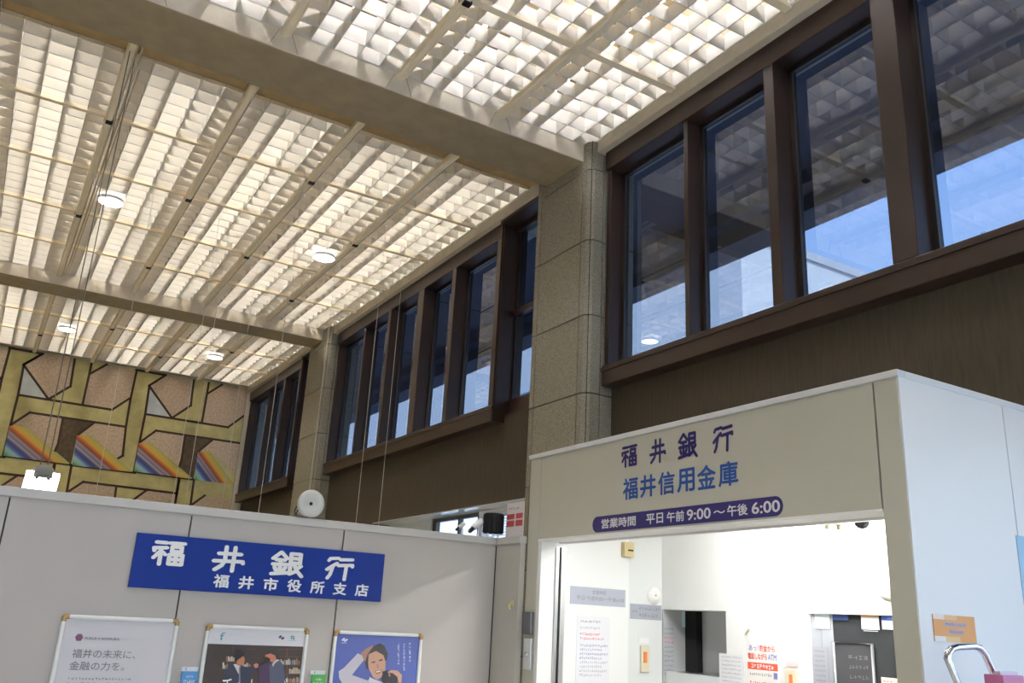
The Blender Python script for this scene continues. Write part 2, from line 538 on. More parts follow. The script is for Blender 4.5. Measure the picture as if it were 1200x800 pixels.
for b, edges in enumerate(BAYS):
    for r in range(len(edges) - 1):
        y0, y1 = edges[r], edges[r + 1]
        sy = (y1 - y0) / ROW_REF
        for c in range(COLS):
            x0 = XE[c + 1]
            if (b, r, c) in SPLIT:
                p = link('louvre_panel', frame_mesh, ceiling, (x0, y0, ZC)); p.scale = (1, sy, 1)
                for i in range(NXC + 1):
                    x = min(max(COL_REF * i / NXC, 0.014), COL_REF - 0.014)
                    o = bpy.data.objects.new('slat', slat_y); C.objects.link(o); o.parent = p; o.location = (x, 0, 0)
                for j in range(NYC + 1):
                    y = min(max(ROW_REF * j / NYC, 0.014), ROW_REF - 0.014)
                    o = bpy.data.objects.new('slat', slat_x); C.objects.link(o); o.parent = p; o.location = (0, y, 0)
            else:
                p = link('louvre_panel', panel_mesh, ceiling, (x0, y0, ZC)); p.scale = (1, sy, 1)
                p['kind'] = 'stuff'

# fluorescent tubes above the louvres
for b, edges in enumerate(BAYS):
    em = emit('tube_near', (0.97, 0.97, 1.0), TUBE_NEAR) if b == 0 else emit('tube_far', (1.0, 0.94, 0.83), TUBE_FAR)
    for c in range(COLS):
        xm = (XE[c] + XE[c + 1]) / 2
        MB().tube([(xm, edges[0] + 0.05, 6.52), (xm, edges[-1] - 0.05, 6.52)], 0.016, 8).obj('light_tube', em, ceiling)

# unseen baffles added so each louvre panel is lit by its own tube
for b, edges in enumerate(BAYS):
    for xr in XE:
        B('added_baffle', xr - 0.003, xr + 0.003, edges[0], edges[-1], ZC + SH + 0.005, 6.9, M_added_baffle, ceiling)

# runners under the louvre joints
for b, edges in enumerate(BAYS):
    ya, yb = edges[0], edges[-1]
    if b == 1: ya = 6.98
    if b == 2: ya = 14.43; yb = YM
    for k, xr in enumerate(XE[1:COLS]):
        w = 0.042
        m = MB().prism([(xr - w, ya, ZC + 0.01), (xr - w, ya, ZC - 0.045), (xr - 0.028, ya, ZC - 0.06), (xr + 0.016, ya, ZC - 0.06), (xr + 0.024, ya, ZC - 0.045), (xr + w, ya, ZC + 0.01)], (0, yb - ya, 0), 0)
        m.tube([(xr + 0.034, ya, ZC - 0.036), (xr + 0.034, yb, ZC - 0.036)], 0.011, 8, 1)
        m.obj('long_runner', [M_runner, M_runner_hi if b else M_runner], ceiling)
    for r, y in enumerate(edges[1:-1]):
        w = 0.026 if b else 0.034
        B('cross_runner', XE[-1], GX, y - w, y + w, ZC - 0.022, ZC + 0.02, M_runner, ceiling)
    # clips where the runners cross
    for r, y in enumerate(edges[1:-1]):
        for k, xr in enumerate(XE[1:6]):
            if (k + r) % 2 == (1 if b == 1 else 0):
                MB().box(xr - 0.032, xr + 0.032, y - 0.028, y + 0.028, ZC - 0.075, ZC - 0.05).tube([(xr - 0.045, y + 0.05, ZC - 0.04), (xr - 0.045, y + 0.05, ZC + 0.05)], 0.004, 5).obj('runner_clip', M_black, ceiling)
# conduit beside the leftmost long runner of the middle bay
MB().tube([(XE[4] + 0.075, 7.0, ZC - 0.03), (XE[4] + 0.075, 13.8, ZC - 0.03)], 0.012, 8).tube([(XE[4] + 0.105, 7.6, ZC - 0.02), (XE[4] + 0.105, 13.8, ZC - 0.02)], 0.008, 6).obj('conduit', M_runner_hi, ceiling)

# ------------------------------------------------------------------ stone pillars
def pillar(name, y0, y1, label):
    t = thing(name, (WP + 0.3, (y0 + y1) / 2, 0), label, 'pillar', 'stone-clad pillars along the window wall')
    j = [ZC, 5.81, 5.05, 4.29, 3.54, 2.77, 2.0, 1.24, 0.47, 0.0]
    g = 0.006
    ch = 0.055
    B('core', WP + 0.03, 5.0, y0 + 0.02, y1 - 0.02, 0, 6.12, M_gap, t)
    for k in range(len(j) - 1):
        z1, z0 = j[k] - g, j[k + 1] + g
        def poly(pts, nm):
            MB().prism([(x, y, z0) for x, y in pts], (0, 0, z1 - z0)).obj(nm, MATS['stone'], t)
        e = 0.13
        poly([(WP, y0 + e + g), (WP, y1 - e - g), (WP + 0.05, y1 - e - g), (WP + 0.05, y0 + e + g)], 'stone_block')
        deep = 4.99
        # chamfered corner stones that return along the side
        poly([(WP, y0 + e - g), (WP, y0 + ch), (WP + ch, y0), (WP + 0.16, y0), (WP + 0.16, y0 + 0.03), (WP + 0.05, y0 + e - g)], 'corner_stone')
        poly([(WP, y1 - e + g), (WP, y1 - ch), (WP + ch, y1), (WP + 0.16, y1), (WP + 0.16, y1 - 0.03), (WP + 0.05, y1 - e + g)], 'corner_stone')
        poly([(WP + 0.17, y0), (deep, y0), (deep, y0 + 0.03), (WP + 0.17, y0 + 0.03)], 'side_stone')
        poly([(WP + 0.17, y1), (deep, y1), (deep, y1 - 0.03), (WP + 0.17, y1 - 0.03)], 'side_stone')
    return t
pillar('stone_pillar', 6.18, 7.17, 'wide grey granite pillar with horizontal joints rising behind the booth')
pillar('stone_pillar', 13.56, 14.53, 'grey granite pillar farther back, above the round device on the partition')

# ------------------------------------------------------------------ clerestory windows
def clerestory(name, y_hi, y_lo, mull, recess_lo=None):
    w = struct(B(name, WF, GL + 0.06, y_lo, y_hi, 3.61, 3.80, M_bronze, bevel=0.008))       # sill rail
    B('top_rail', WF, GL + 0.06, y_lo, y_hi, 5.80, 6.0, M_bronze, w, bevel=0.008)
    B('sill_lip', WF - 0.012, WF, y_lo, y_hi, 3.745, 3.775, M_bronze, w)
    stiles = [(y_hi - 0.06, y_hi)] + mull + [(y_lo, y_lo + 0.10)]
    for (a, b) in stiles:
        B('mullion', WF + (0.0 if b - a > 0.09 else 0.03), GL + 0.05, a, b, 3.80, 5.80, M_bronze, w, bevel=0.006)
    for (s0, s1) in zip(stiles, stiles[1:]):
        a, b = s1[1], s0[0]
        B('pane', GL - 0.003, GL + 0.003, a + 0.03, b - 0.03, 3.83, 5.77, MATS['tinted_glass'], w)
        f = MB()
        f.box(GL - 0.025, GL + 0.025, a, a + 0.035, 3.80, 5.80).box(GL - 0.025, GL + 0.025, b - 0.035, b, 3.80, 5.80)
        f.box(GL - 0.025, GL + 0.025, a, b, 3.80, 3.835).box(GL - 0.025, GL + 0.025, a, b, 5.765, 5.80)
        f.obj('sash', mat('sash_dark', (0.03, 0.024, 0.022), 0.3), w)
        B('latch', GL - 0.045, GL - 0.025, a + 0.004, a + 0.03, 4.70, 4.80, M_black, w)
    if recess_lo is not None:
        RX = 4.84
        B('return_panel', WF + 0.02, RX + 0.1, y_lo - 0.02, y_lo, 3.61, 6.0, M_bronze, w)
        B('recess_head', WF - 0.04, RX + 0.1, recess_lo, y_lo - 0.02, 5.965, 5.999, M_bronze, w)
        B('recess_sill', WF + 0.16, RX + 0.1, recess_lo, y_lo - 0.02, 3.68, 3.70, M_bronze, w)
        B('recess_rail', RX - 0.05, RX + 0.05, recess_lo, y_lo - 0.02, 3.68, 3.87, M_bronze, w)
        B('recess_rail', RX - 0.05, RX + 0.05, recess_lo, y_lo - 0.02, 5.92, 5.985, M_bronze, w)
        B('recess_rail', RX - 0.05, RX + 0.03, recess_lo, y_lo - 0.02, 4.87, 4.93, M_bronze, w)
        B('recess_stile', RX - 0.02, RX + 0.05, y_lo - 0.05, y_lo - 0.02, 3.87, 5.92, M_bronze, w)
        B('pane', RX - 0.003, RX + 0.003, recess_lo, y_lo - 0.05, 3.87, 4.87, MATS['tinted_glass'], w)
        B('pane', RX - 0.003, RX + 0.003, recess_lo, y_lo - 0.05, 4.93, 5.92, MATS['tinted_glass'], w)
    return w
clerestory('window_1', 6.14, 0.85, [(5.0, 5.055), (4.0, 4.10), (2.94, 3.12), (1.90, 2.0)], -0.2)
clerestory('window_2', 13.50, 8.12, [(12.32, 12.38), (11.28, 11.38), (10.18, 10.36), (9.25, 9.35)], 7.17)
clerestory('window_3', 18.88, 15.34, [(17.44, 17.50), (16.30, 16.40)], 14.53)

# low window under the brown wall, with venetian blind
w4 = struct(MB().box(5.03, 5.09, 9.02, 10.25, 2.69, 2.735).box(5.03, 5.09, 9.02, 9.07, 1.2, 2.69).box(5.03, 5.09, 10.15, 10.25, 1.2, 2.69)
            .box(5.03, 5.09, 9.52, 9.56, 1.2, 2.69).obj('window_4', mat('dark_window_frame', (0.03, 0.03, 0.035), 0.3)))
B('pane', 5.055, 5.06, 9.07, 9.52, 1.2, 2.69, MATS['clear_glass'], w4)
B('pane', 5.055, 5.06, 9.56, 10.15, 1.2, 2.69, MATS['clear_glass'], w4)
w5 = struct(MB().box(5.03, 5.09, 7.1, 8.93, 2.66, 2.735).box(5.03, 5.09, 7.1, 8.93, 1.2, 1.26).box(5.03, 5.09, 8.0, 8.05, 1.26, 2.66).obj('window_5', M_white))
B('pane', 5.07, 5.075, 7.1, 8.0, 1.26, 2.66, MATS['clear_glass'], w5)
B('pane', 5.07, 5.075, 8.05, 8.93, 1.26, 2.66, MATS['clear_glass'], w5)
blind = thing('venetian_blind', (4.98, 8.1, 2.7), 'white venetian blind in the low window behind the black canister', 'blind')
M_blind = mat('blind_white', (0.80, 0.82, 0.84), 0.5)
B('head_rail', 4.96, 5.01, 7.12, 8.92, 2.69, 2.73, M_blind, blind)
sl = MB()
sl.prism([(-0.011, 0, -0.008), (0.011, 0, 0.008), (0.011, 0, 0.0095), (-0.011, 0, -0.0065)], (0, 1.78, 0))
slm = sl.mesh('slat', M_blind)
for k in range(46):
    link('slat', slm, blind, (4.985 - blind.location.x + blind.location.x, 7.13, 2.675 - k * 0.03))

# entrance glazing on the same wall, behind the viewpoint's right
dr = struct(MB().box(4.85, 4.95, -4.6, 1.75, 2.60, 2.75).box(4.85, 4.95, -4.6, -4.52, 0, 2.6).box(4.85, 4.95, 1.67, 1.75, 0, 2.6).obj('door_1', M_alu))
for k in range(6):
    y = -4.52 + 6.19 * k / 6
    if k: B('stile', 4.85, 4.95, y - 0.03, y + 0.03, 0, 2.6, M_alu, dr)
    B('pane', 4.897, 4.903, y + 0.03, y + 6.19 / 6 - 0.03, 0, 2.6, MATS['clear_glass'], dr)

dr_fill = struct(MB().box(-6.0, 4.6, YB - 0.15, YB - 0.05, 4.5, 4.6).box(-6.0, 4.6, YB - 0.15, YB - 0.05, 2.2, 2.27).obj('fill_glazing', M_alu))  # unseen glazed back wall, added and enlarged for daylight fill
for k in range(8):
    x = -6.0 + 10.6 * k / 8
    B('stile', x, x + 0.07, YB - 0.15, YB - 0.05, 0, 4.5, M_alu, dr_fill)
    B('pane', x + 0.07, x + 10.6 / 8, YB - 0.103, YB - 0.097, 0, 2.2, MATS['clear_glass'], dr_fill)
    B('pane', x + 0.07, x + 10.6 / 8, YB - 0.103, YB - 0.097, 2.27, 4.5, MATS['clear_glass'], dr_fill)

# ------------------------------------------------------------------ outside
struct(B('ground', -60, 120, -60, 120, -0.3, -0.12, mat('paving_grey', (0.42, 0.41, 0.39), 0.9, var=0.1, vscale=0.5)))
ev = struct(MB().box(5.12, 7.35, YB, YM + 6, 6.40, 6.9).box(7.15, 7.55, YB, YM + 6, 6.02, 6.9).box(6.95, 7.15, YB, YM + 6, 6.22, 6.4).obj('trim_5', M_ext))
for y in range(-6, 25, 3):
    B('soffit_joint', 5.12, 7.1, y - 0.012, y + 0.012, 6.39, 6.40, M_gap, ev)
bd = thing('office_building', (20, 19.1, 0), 'white flat-roofed building seen outside through the right-hand windows', 'building')
B('walls', 20, 46, 19.1, 80, 0, 14.2, M_bld, bd)
B('parapet', 19.9, 46.1, 19.0, 80.1, 14.2, 14.5, mat('parapet_grey', (0.6, 0.6, 0.62), 0.8), bd)
M_bw = mat('far_window_blue', (0.10, 0.13, 0.18), 0.2)
for k in range(14):
    for z in (3.0, 6.4, 9.8):
        B('window', 19.96, 20.0, 23.0 + k * 4, 25.2 + k * 4, z, z + 1.5, M_bw, bd)
for k in range(3):
    B('window', 23.6 + 6 * k, 25.0 + 6 * k, 19.06, 19.1, 10.2, 11.7, M_bw, bd)

# ------------------------------------------------------------------ mural on the far wall
mural = thing('mosaic_mural', (2, YM - 0.02, 3.4), 'large abstract mosaic mural with olive bands, pink stone hexagons and rainbow triangles', 'mural')
def mz(x, y):
    p = onY(x / 4.0, 400 + y / 4.0, YM - 0.025)
    return Vector((p.x, YM - 0.025, p.z))
MOD = (mz(700, 208).x - mz(112, 108).x)
M_ol = mat('olive_mosaic', (0.54, 0.48, 0.21), 0.75, var=0.16, vscale=5, bump=0.2)
M_pk = mat('pink_granite', (0.55, 0.42, 0.30), 0.7, var=0.18, vscale=22, bump=0.2)
M_bl = mat('pale_blue_tile', (0.55, 0.60, 0.60), 0.6, var=0.08)
M_br = mat('dark_brown_stone', (0.10, 0.07, 0.04), 0.8, var=0.3, vscale=14)
M_ln = mat('brown_joint', (0.055, 0.028, 0.016), 0.8)
MODH = 6.10 - 2.0
B('olive_ground', -7.0, 4.53, YM - 0.025, YM - 0.002, 1.0, 6.10, M_ol, mural)
def mpoly(pts, m, nm, th, dx):
    P = [mz(*p) + Vector((dx, 0, 0)) for p in pts]
    P = [Vector((min(p.x, 4.53), p.y, min(p.z, 6.09))) for p in P]
    return MB().prism(P, (0, -th, 0)).obj(nm, m, mural)
def mline(pts, dx, w=0.022):
    mb = MB()
    for a, b in zip(pts, pts[1:]):
        A, Bq = mz(*a), mz(*b)
        A.x += dx; Bq.x += dx
        A.z = min(A.z, 6.09); Bq.z = min(Bq.z, 6.09)
        d = (Bq - A)
        if d.length < 1e-4 or A.x > 4.54 or Bq.x > 4.56: continue
        d.normalize()
        n = Vector((-d.z, 0, d.x)) * w
        e = d * w
        mb.prism([A - e + n, Bq + e + n, Bq + e - n, A - e - n], (0, -0.008, 0))
    if mb.v:
        mb.obj('joint_line', M_ln, mural)
def mrain(pts, dx):
    P = [mz(*p) + Vector((dx, 0, 0)) for p in pts]
    P = [Vector((min(p.x, 4.53), p.y, p.z)) for p in P]
    o = MB().prism(P, (0, -0.014, 0)).obj('rainbow_piece', MATS['rainbow'], mural)
    me = o.data
    uvl = me.uv_layers.new(name='UVMap')
    a, b = P[1], P[2]                       # long slanting edge
    d = (b - a).normalized(); n = Vector((d.z, 0, -d.x))
    if n.dot(P[-1] - a) < 0: n = -n
    full = max(n.dot(p - a) for p in P)
    for lp in me.loops:
        co = me.vertices[lp.vertex_index].co
        uvl.data[lp.index].uv = (max(0, n.dot(Vector((co.x, 0, co.z)) - Vector((a.x, 0, a.z))) / full), 0.5)
HEXA = [(112,108),(200,58),(350,85),(330,210),(228,268)]
TRI = [(112,112),(225,268),(85,248)]
HEXB = [(425,150),(500,108),(640,140),(610,265),(525,320),(390,292)]
LOWC = [(55,388),(140,335),(295,358),(272,480),(258,512),(120,400)]
BRN = [(295,358),(440,382),(362,440),(332,576),(258,512),(272,480)]
LOWD = [(365,438),(440,382),(590,400),(575,535),(552,548),(425,440)]
RA1 = [(45,395),(120,400),(325,575),(15,535)]
RA2 = [(360,440),(425,440),(622,612),(338,580)]
LOWE = [(325,700),(390,658),(545,680),(540,716),(535,760),(330,735)]
LOWF = [(625,740),(690,695),(830,712),(825,770),(815,800),(622,775)]
LINES = [[(45,30),(200,58),(112,108),(85,250),(50,388),(15,535)], [(200,58),(112,108)], [(350,85),(330,210),(232,268)], [(112,112),(225,268)],
         [(430,100),(388,290)], [(85,250),(525,320),(610,265)], [(500,108),(425,150)], [(640,140),(612,268),(590,400),(575,535),(552,548)],
         [(55,388),(140,333),(590,400)], [(15,535),(332,578),(632,615)], [(295,358),(272,480)], [(440,382),(362,440)], [(272,480),(258,512)],
         [(255,575),(238,660)], [(335,580),(312,710)], [(325,700),(390,658),(830,712)], [(545,680),(538,730)], [(690,695),(620,745)], [(840,650),(815,790)]]
for dx in (-2 * MOD, -MOD, 0.0, MOD):
    for pts, m, nm in ((HEXA, M_pk, 'stone_piece'), (HEXB, M_pk, 'stone_piece'), (LOWC, M_pk, 'stone_piece'), (LOWD, M_pk, 'stone_piece'),
                       (TRI, M_bl, 'blue_piece'), (BRN, M_br, 'brown_piece'), (LOWE, M_pk, 'stone_piece'), (LOWF, M_pk, 'stone_piece')):
        if mz(*pts[0]).x + dx > 4.45: continue
        mpoly(pts, m, nm, {'stone_piece': 0.006, 'blue_piece': 0.007, 'brown_piece': 0.005}[nm], dx)
    for pts in (RA1, RA2):
        if mz(*pts[0]).x + dx < 4.4: mrain(pts, dx)
    for pts in LINES:
        if min(mz(*p).x + dx for p in pts) < 4.4: mline(pts, dx)

# ------------------------------------------------------------------ office partition
YP = 5.30
part = thing('office_partition', (0, YP, 0), 'long low pale grey panel partition carrying the blue sign and posters', 'partition')
seams = [-3.57, -2.644, -1.717, -0.79, 0.137, 1.063, 1.991, 3.10]
for a, b in zip(seams, seams[1:]):
    B('wall_panel', a + 0.004, b - 0.004, YP, YP + 0.05, 0.06, 2.035, M_part, part, bevel=0.002)
B('wall_panel', 3.10, 3.14, 4.985, YP - 0.005, 0.06, 2.035, mat('partition_return', (0.46, 0.445, 0.40), 0.45, var=0.01), part, bevel=0.002)
B('joint_backing', -3.57, 3.12, YP + 0.012, YP + 0.04, 0.06, 2.03, M_gap, part)
B('top_rail', -3.57, 3.16, YP - 0.012, YP + 0.062, 2.035, 2.085, M_partcap, part, bevel=0.006)
B('top_rail', 3.09, 3.15, 4.985, YP - 0.014, 2.035, 2.085, M_partcap, part, bevel=0.006)
B('base_rail', -3.57, 3.12, YP - 0.005, YP + 0.055, 0, 0.06, M_gap, part)
hk = MB().tube([(3.098, 5.05, 1.66), (3.075, 5.05, 1.645), (3.07, 5.045, 1.625), (3.08, 5.04, 1.615)], 0.006, 6)
hk.box(3.092, 3.10, 5.04, 5.062, 1.63, 1.672)
tag(hk.obj('wall_hook', mat('hook_yellow', (0.62, 0.55, 0.25), 0.5)), 'small yellowish hook stuck on the narrow partition return', 'hook')

# blue bank sign
M_sb = mat('sign_blue', (0.009, 0.032, 0.24), 0.3, spec=0.12)
M_sw = mat('sign_white', (0.82, 0.82, 0.82), 0.5)
bs = thing('bank_sign', (1.53, YP, 1.62), 'long blue sign board with white characters on the partition', 'sign')
B('board', 0.785, 2.272, YP - 0.02, YP - 0.001, 1.617, 1.908, M_sb, bs, bevel=0.002)
yy = YP - 0.0205
for ch, x0, x1, z0, z1 in (('福', .885, 1.045, 1.745, 1.872), ('井', 1.215, 1.385, 1.738, 1.872), ('銀', 1.555, 1.735, 1.735, 1.868), ('行', 1.898, 2.060, 1.735, 1.862)):
    brush_char(ch, FRONT_Y, x0, z0, x1, z1, yy, M_sw, bs)
for k, ch in enumerate('福井市役所支店'):
    x0 = 1.232 + k * 0.1435
    lettering(ch, FRONT_Y, x0, 1.643, x0 + 0.088, 1.716, yy - 0.0005, M_sw, bs, 0.028, 'character')

# posters
M_fr = mat('poster_rail_white', (0.80, 0.81, 0.80), 0.35, spec=0.5)
M_gold = mat('poster_corner_brass', (0.42, 0.27, 0.10), 0.4, metal=0.4)
M_ink = mat('ink_dark', (0.06, 0.055, 0.06), 0.7)
M_ink2 = mat('ink_grey', (0.22, 0.21, 0.23), 0.7)
PZ0 = 0.60
def poster(x0, x1, ztop, sheet_col, label):
    t = thing('framed_poster', ((x0 + x1) / 2, YP, PZ0), label, 'poster', 'framed posters on the partition')
    r = 0.0115
    yc = YP - 0.014
    MB().box(x0, x1, YP - 0.006, YP - 0.001, PZ0, ztop).obj('backing', M_fr, t)
    for xx in (x0, x1):
        MB().tube([(xx, yc, PZ0 + 0.02), (xx, yc, ztop - 0.018)], r, 10).obj('side_rail', M_fr, t)
    for z in (PZ0, ztop):
        MB().tube([(x0 + 0.02, yc, z), (x1 - 0.02, yc, z)], r, 10).obj('cross_rail', M_fr, t)
    for xx in (x0, x1):
        for z in (PZ0, ztop):
            sx = 1 if xx == x0 else -1; sz = 1 if z == PZ0 else -1
            MB().tube([(xx, yc, z + sz * 0.024), (xx, yc, z + sz * 0.006), (xx + sx * 0.006, yc, z), (xx + sx * 0.024, yc, z)], r * 1.12, 10).obj('corner_cap', M_gold, t)
    B('sheet', x0 + 0.01, x1 - 0.01, YP - 0.0095, YP - 0.006, PZ0 + 0.01, ztop - 0.008, sheet_col, t)
    return t
YS = YP - 0.0100
class Print:
    """flat print on a poster sheet: one mesh with an ink per shape"""
    def __init__(s, sx, sy, k):
        s.sx, s.sy, s.k = sx, sy, k
        s.mb = MB(); s.mats = []; s.n = 0
    def pt(s, x, y):
        p = onY(s.sx + x / s.k, s.sy + y / s.k, YS); return Vector((p.x, YS, p.z))
    def poly(s, pts, col, world=False):
        nm = 'ink_%.3f_%.3f_%.3f' % col
        m = mat(nm, col, 0.55)
        if m not in s.mats: s.mats.append(m)
        s.n += 1
        off = -0.00012 * s.n
        P = [Vector(p) if world else s.pt(*p) for p in pts]
        P = [Vector((p.x, YS + off, p.z)) for p in P]
        s.mb._add(P, [tuple(range(len(P)))], s.mats.index(m))
    def ell(s, cx, cy, rx, ry, col, rot=0, n=20):
        c, d = math.cos(rot), math.sin(rot)
        s.poly([(cx + rx * math.cos(a) * c - ry * math.sin(a) * d, cy + rx * math.cos(a) * d + ry * math.sin(a) * c) for a in [2 * math.pi * i / n for i in range(n)]], col)
    def rect(s, x0, y0, x1, y1, col):
        s.poly([(x0, y0), (x1, y0), (x1, y1), (x0, y1)], col)
    def obj(s, name, parent):
        return s.mb.obj(name, s.mats, parent)

# first poster: pale sheet with two lines of characters
p1 = poster(0.503, 1.072, 1.452, mat('sheet_lilac_white', (0.60, 0.58, 0.62), 0.4), 'framed pale lilac poster with two lines of grey characters, leftmost')
def pt1(x, y):
    q = onY(40 + x / 4.21, 610 + y / 4.21, YS); return q.x, q.z
def row(body, xa, ya, xb, yb, m, parent, bold=0.0):
    (x0, z1), (x1, z0) = pt1(xa, ya), pt1(xb, yb)
    zz = sorted((z0, z1))
    return x0, zz[0], x1, zz[1]
for body, xa, xb, yt, yb_ in (('福井の未来に、', 192, 495, 632, 676), ('金融の力を。', 178, 440, 692, 736)):
    (x0, za), (x1, zb) = pt1(xa, yt), pt1(xa + (xb - xa), yb_ + 0.053 * (xb - xa))
    zt = pt1(xa, yt)[1]; zl = pt1(xa, yb_)[1]
    lettering(body, FRONT_Y, x0, zl, x1, zt, YS - 0.0005, M_ink2, p1, 0.004)
x0, zt = pt1(252, 572); x1, zl = pt1(420, 588)
lettering('FUKUI × NOMURA', FRONT_Y, x0, zt - 0.014, x1, zt, YS - 0.0005, M_ink2, p1, 0.01)
for k in range(5):
    x0, zt = pt1(165 - 6 * k, 772 + 24 * k); x1, _ = pt1(480 - 6 * k - 40 * (k % 2), 772)
    fine_print(19, FRONT_Y, x0, zt - 0.012, x1, zt, YS - 0.0005, M_ink2, p1)
lg = MB()
lc = onY(40 + 222 / 4.21, 610 + 575 / 4.21, YS)
for k in range(6):
    a = k * math.pi / 3
    cx, cz = lc.x + 0.011 * math.cos(a), lc.z + 0.011 * math.sin(a)
    lg._add([(cx + 0.009 * math.cos(b), YS - 0.0005, cz + 0.009 * math.sin(b)) for b in [i * math.pi / 4 for i in range(8)]], [tuple(range(8))])
lg._add([(lc.x + 0.006 * math.cos(b), YS - 0.0008, lc.z + 0.006 * math.sin(b)) for b in [i * math.pi / 4 for i in range(8)]], [tuple(range(8))])
lg.obj('emblem', mat('emblem_mauve', (0.38, 0.16, 0.28), 0.6), p1)

# second poster: two men in suits before bookshelves
p2 = poster(1.243, 1.822, 1.432, mat('sheet_white', (0.68, 0.67, 0.72), 0.4), 'framed poster with a dark photo of two men in suits before bookshelves')
pr = Print(230, 725, 8.57)
xa, xb_ = 1.256, 1.809
ztop = pr.pt(165, 250).z
pr.poly([(xa, YS, 0.62), (xb_, YS, 0.62), (xb_, YS, ztop), (xa, YS, ztop)], (0.045, 0.032, 0.028), True)
sh = (0.16, 0.06, 0.04)
for (a, b, c, d) in ((820, 300, 1050, 306), (820, 375, 1045, 381), (830, 460, 1040, 467), (900, 550, 1035, 556), (260, 425, 400, 431), (240, 500, 330, 506), (500, 300, 600, 305), (905, 290, 913, 640), (365, 265, 370, 350)):
    pr.rect(a, b, c, d, sh)
rnd = random.Random(3)
for (x0_, x1_, yb_) in ((300, 380, 425), (845, 950, 458), (960, 1035, 458), (930, 1030, 548), (262, 310, 498), (460, 540, 500), (905, 1030, 640)):
    x = x0_
    while x < x1_:
        w_ = rnd.uniform(8, 18); h_ = rnd.uniform(35, 62)
        pr.rect(x, yb_ - h_, x + w_, yb_, rnd.choice([(0.50, 0.42, 0.32), (0.42, 0.36, 0.30), (0.30, 0.16, 0.12), (0.16, 0.24, 0.30), (0.52, 0.48, 0.42)]))
        x += w_ + rnd.uniform(1, 7)
# left man
pr.poly([(285, 530), (310, 490), (370, 450), (430, 470), (510, 480), (600, 470), (610, 500), (560, 540), (520, 640), (500, 900), (250, 900), (262, 640)], (0.025, 0.03, 0.06))
pr.poly([(370, 455), (395, 450), (440, 475), (430, 560), (415, 540), (395, 500)], (0.55, 0.53, 0.55))
pr.poly([(425, 480), (438, 485), (440, 640), (425, 640)], (0.20, 0.20, 0.24))
pr.poly([(400, 440), (398, 420), (430, 400), (470, 370), (485, 400), (478, 440), (455, 465), (425, 465)], (0.42, 0.16, 0.08))
pr.poly([(385, 400), (380, 340), (410, 300), (455, 310), (480, 345), (470, 370), (440, 375), (415, 400), (405, 430), (395, 425)], (0.018, 0.015, 0.018))
pr.poly([(570, 460), (600, 440), (622, 455), (618, 485), (590, 495)], (0.42, 0.18, 0.12))
# right man
pr.poly([(620, 480), (690, 440), (760, 430), (760, 560), (720, 640), (700, 900), (600, 900), (630, 560)], (0.06, 0.03, 0.08))
pr.poly([(730, 470), (770, 430), (830, 410), (870, 460), (885, 560), (880, 900), (715, 900), (735, 600)], (0.07, 0.085, 0.14))
pr.poly([(760, 450), (800, 405), (835, 410), (790, 440), (765, 480)], (0.52, 0.50, 0.50))
pr.poly([(685, 375), (700, 345), (760, 345), (805, 365), (800, 410), (770, 435), (735, 425), (740, 395)], (0.48, 0.18, 0.10))
pr.poly([(690, 360), (720, 320), (775, 310), (820, 340), (830, 400), (800, 400), (790, 365), (740, 345)], (0.03, 0.028, 0.03))
pr.obj('printed_picture', p2)
(a0, a1) = pr.pt(255, 590), pr.pt(900, 720)
lettering('チャレンジ', FRONT_Y, a0.x, a0.z - 0.10, a1.x, a0.z, YS - 0.006, M_sw, p2, 0.0)
q0, q1 = pr.pt(240, 135), pr.pt(300, 215)
lettering('f', FRONT_Y, q0.x, q1.z, q1.x - 0.01, q0.z, YS - 0.0005, mat('ink_teal', (0.10, 0.28, 0.36), 0.6), p2)
q0, q1 = pr.pt(325, 150), pr.pt(455, 165)
fine_print(6, FRONT_Y, q0.x, q1.z, q1.x, q0.z, YS - 0.0005, mat('ink_pale_teal', (0.40, 0.52, 0.56), 0.6), p2)
lb = Print(230, 725, 8.57); lb.n = 4
lb.poly([(826, 180), (850, 162), (862, 178), (838, 198)], (0.07, 0.04, 0.16))
lb.poly([(848, 195), (875, 178), (888, 192), (862, 210)], (0.07, 0.04, 0.16))
lb.poly([(950, 170), (985, 170), (985, 180), (962, 180), (962, 205), (950, 205)], (0.08, 0.34, 0.32))
lb.poly([(968, 186), (988, 186), (988, 205), (968, 205)], (0.08, 0.34, 0.32))
lb.rect(928, 214, 1005, 219, (0.3, 0.4, 0.42))
lb.obj('emblem', p2)

# third poster: man with binoculars on blue
p3 = poster(2.000, 2.575, 1.428, mat('sheet_blue', (0.085, 0.12, 0.40), 0.35), 'framed blue poster of a smiling man in a white shirt holding binoculars')
pr = Print(380, 730, 9.23)
sk, sk2 = (0.56, 0.33, 0.24), (0.42, 0.23, 0.17)
pr.poly([(155, 520), (215, 480), (330, 360), (360, 325), (420, 350), (440, 385), (330, 520), (300, 560), (470, 620), (500, 590), (640, 640), (700, 700), (720, 1500), (250, 1500), (200, 660), (160, 590)], (0.58, 0.55, 0.62))
pr.poly([(395, 325), (450, 275), (520, 240), (540, 255), (500, 285), (480, 330), (440, 420), (425, 390)], sk2)
pr.poly([(470, 330), (560, 295), (640, 340), (665, 400), (660, 500), (625, 580), (575, 610), (530, 585), (485, 500), (468, 420)], sk)
pr.poly([(455, 490), (440, 420), (470, 330), (530, 250), (600, 215), (650, 245), (690, 330), (675, 400), (660, 410), (640, 345), (560, 300), (480, 335), (475, 420), (478, 500)], (0.055, 0.05, 0.055))
pr.poly([(500, 425), (540, 410), (560, 420), (525, 432)], (0.10, 0.06, 0.05))
pr.poly([(585, 400), (625, 385), (635, 398), (600, 412)], (0.10, 0.06, 0.05))
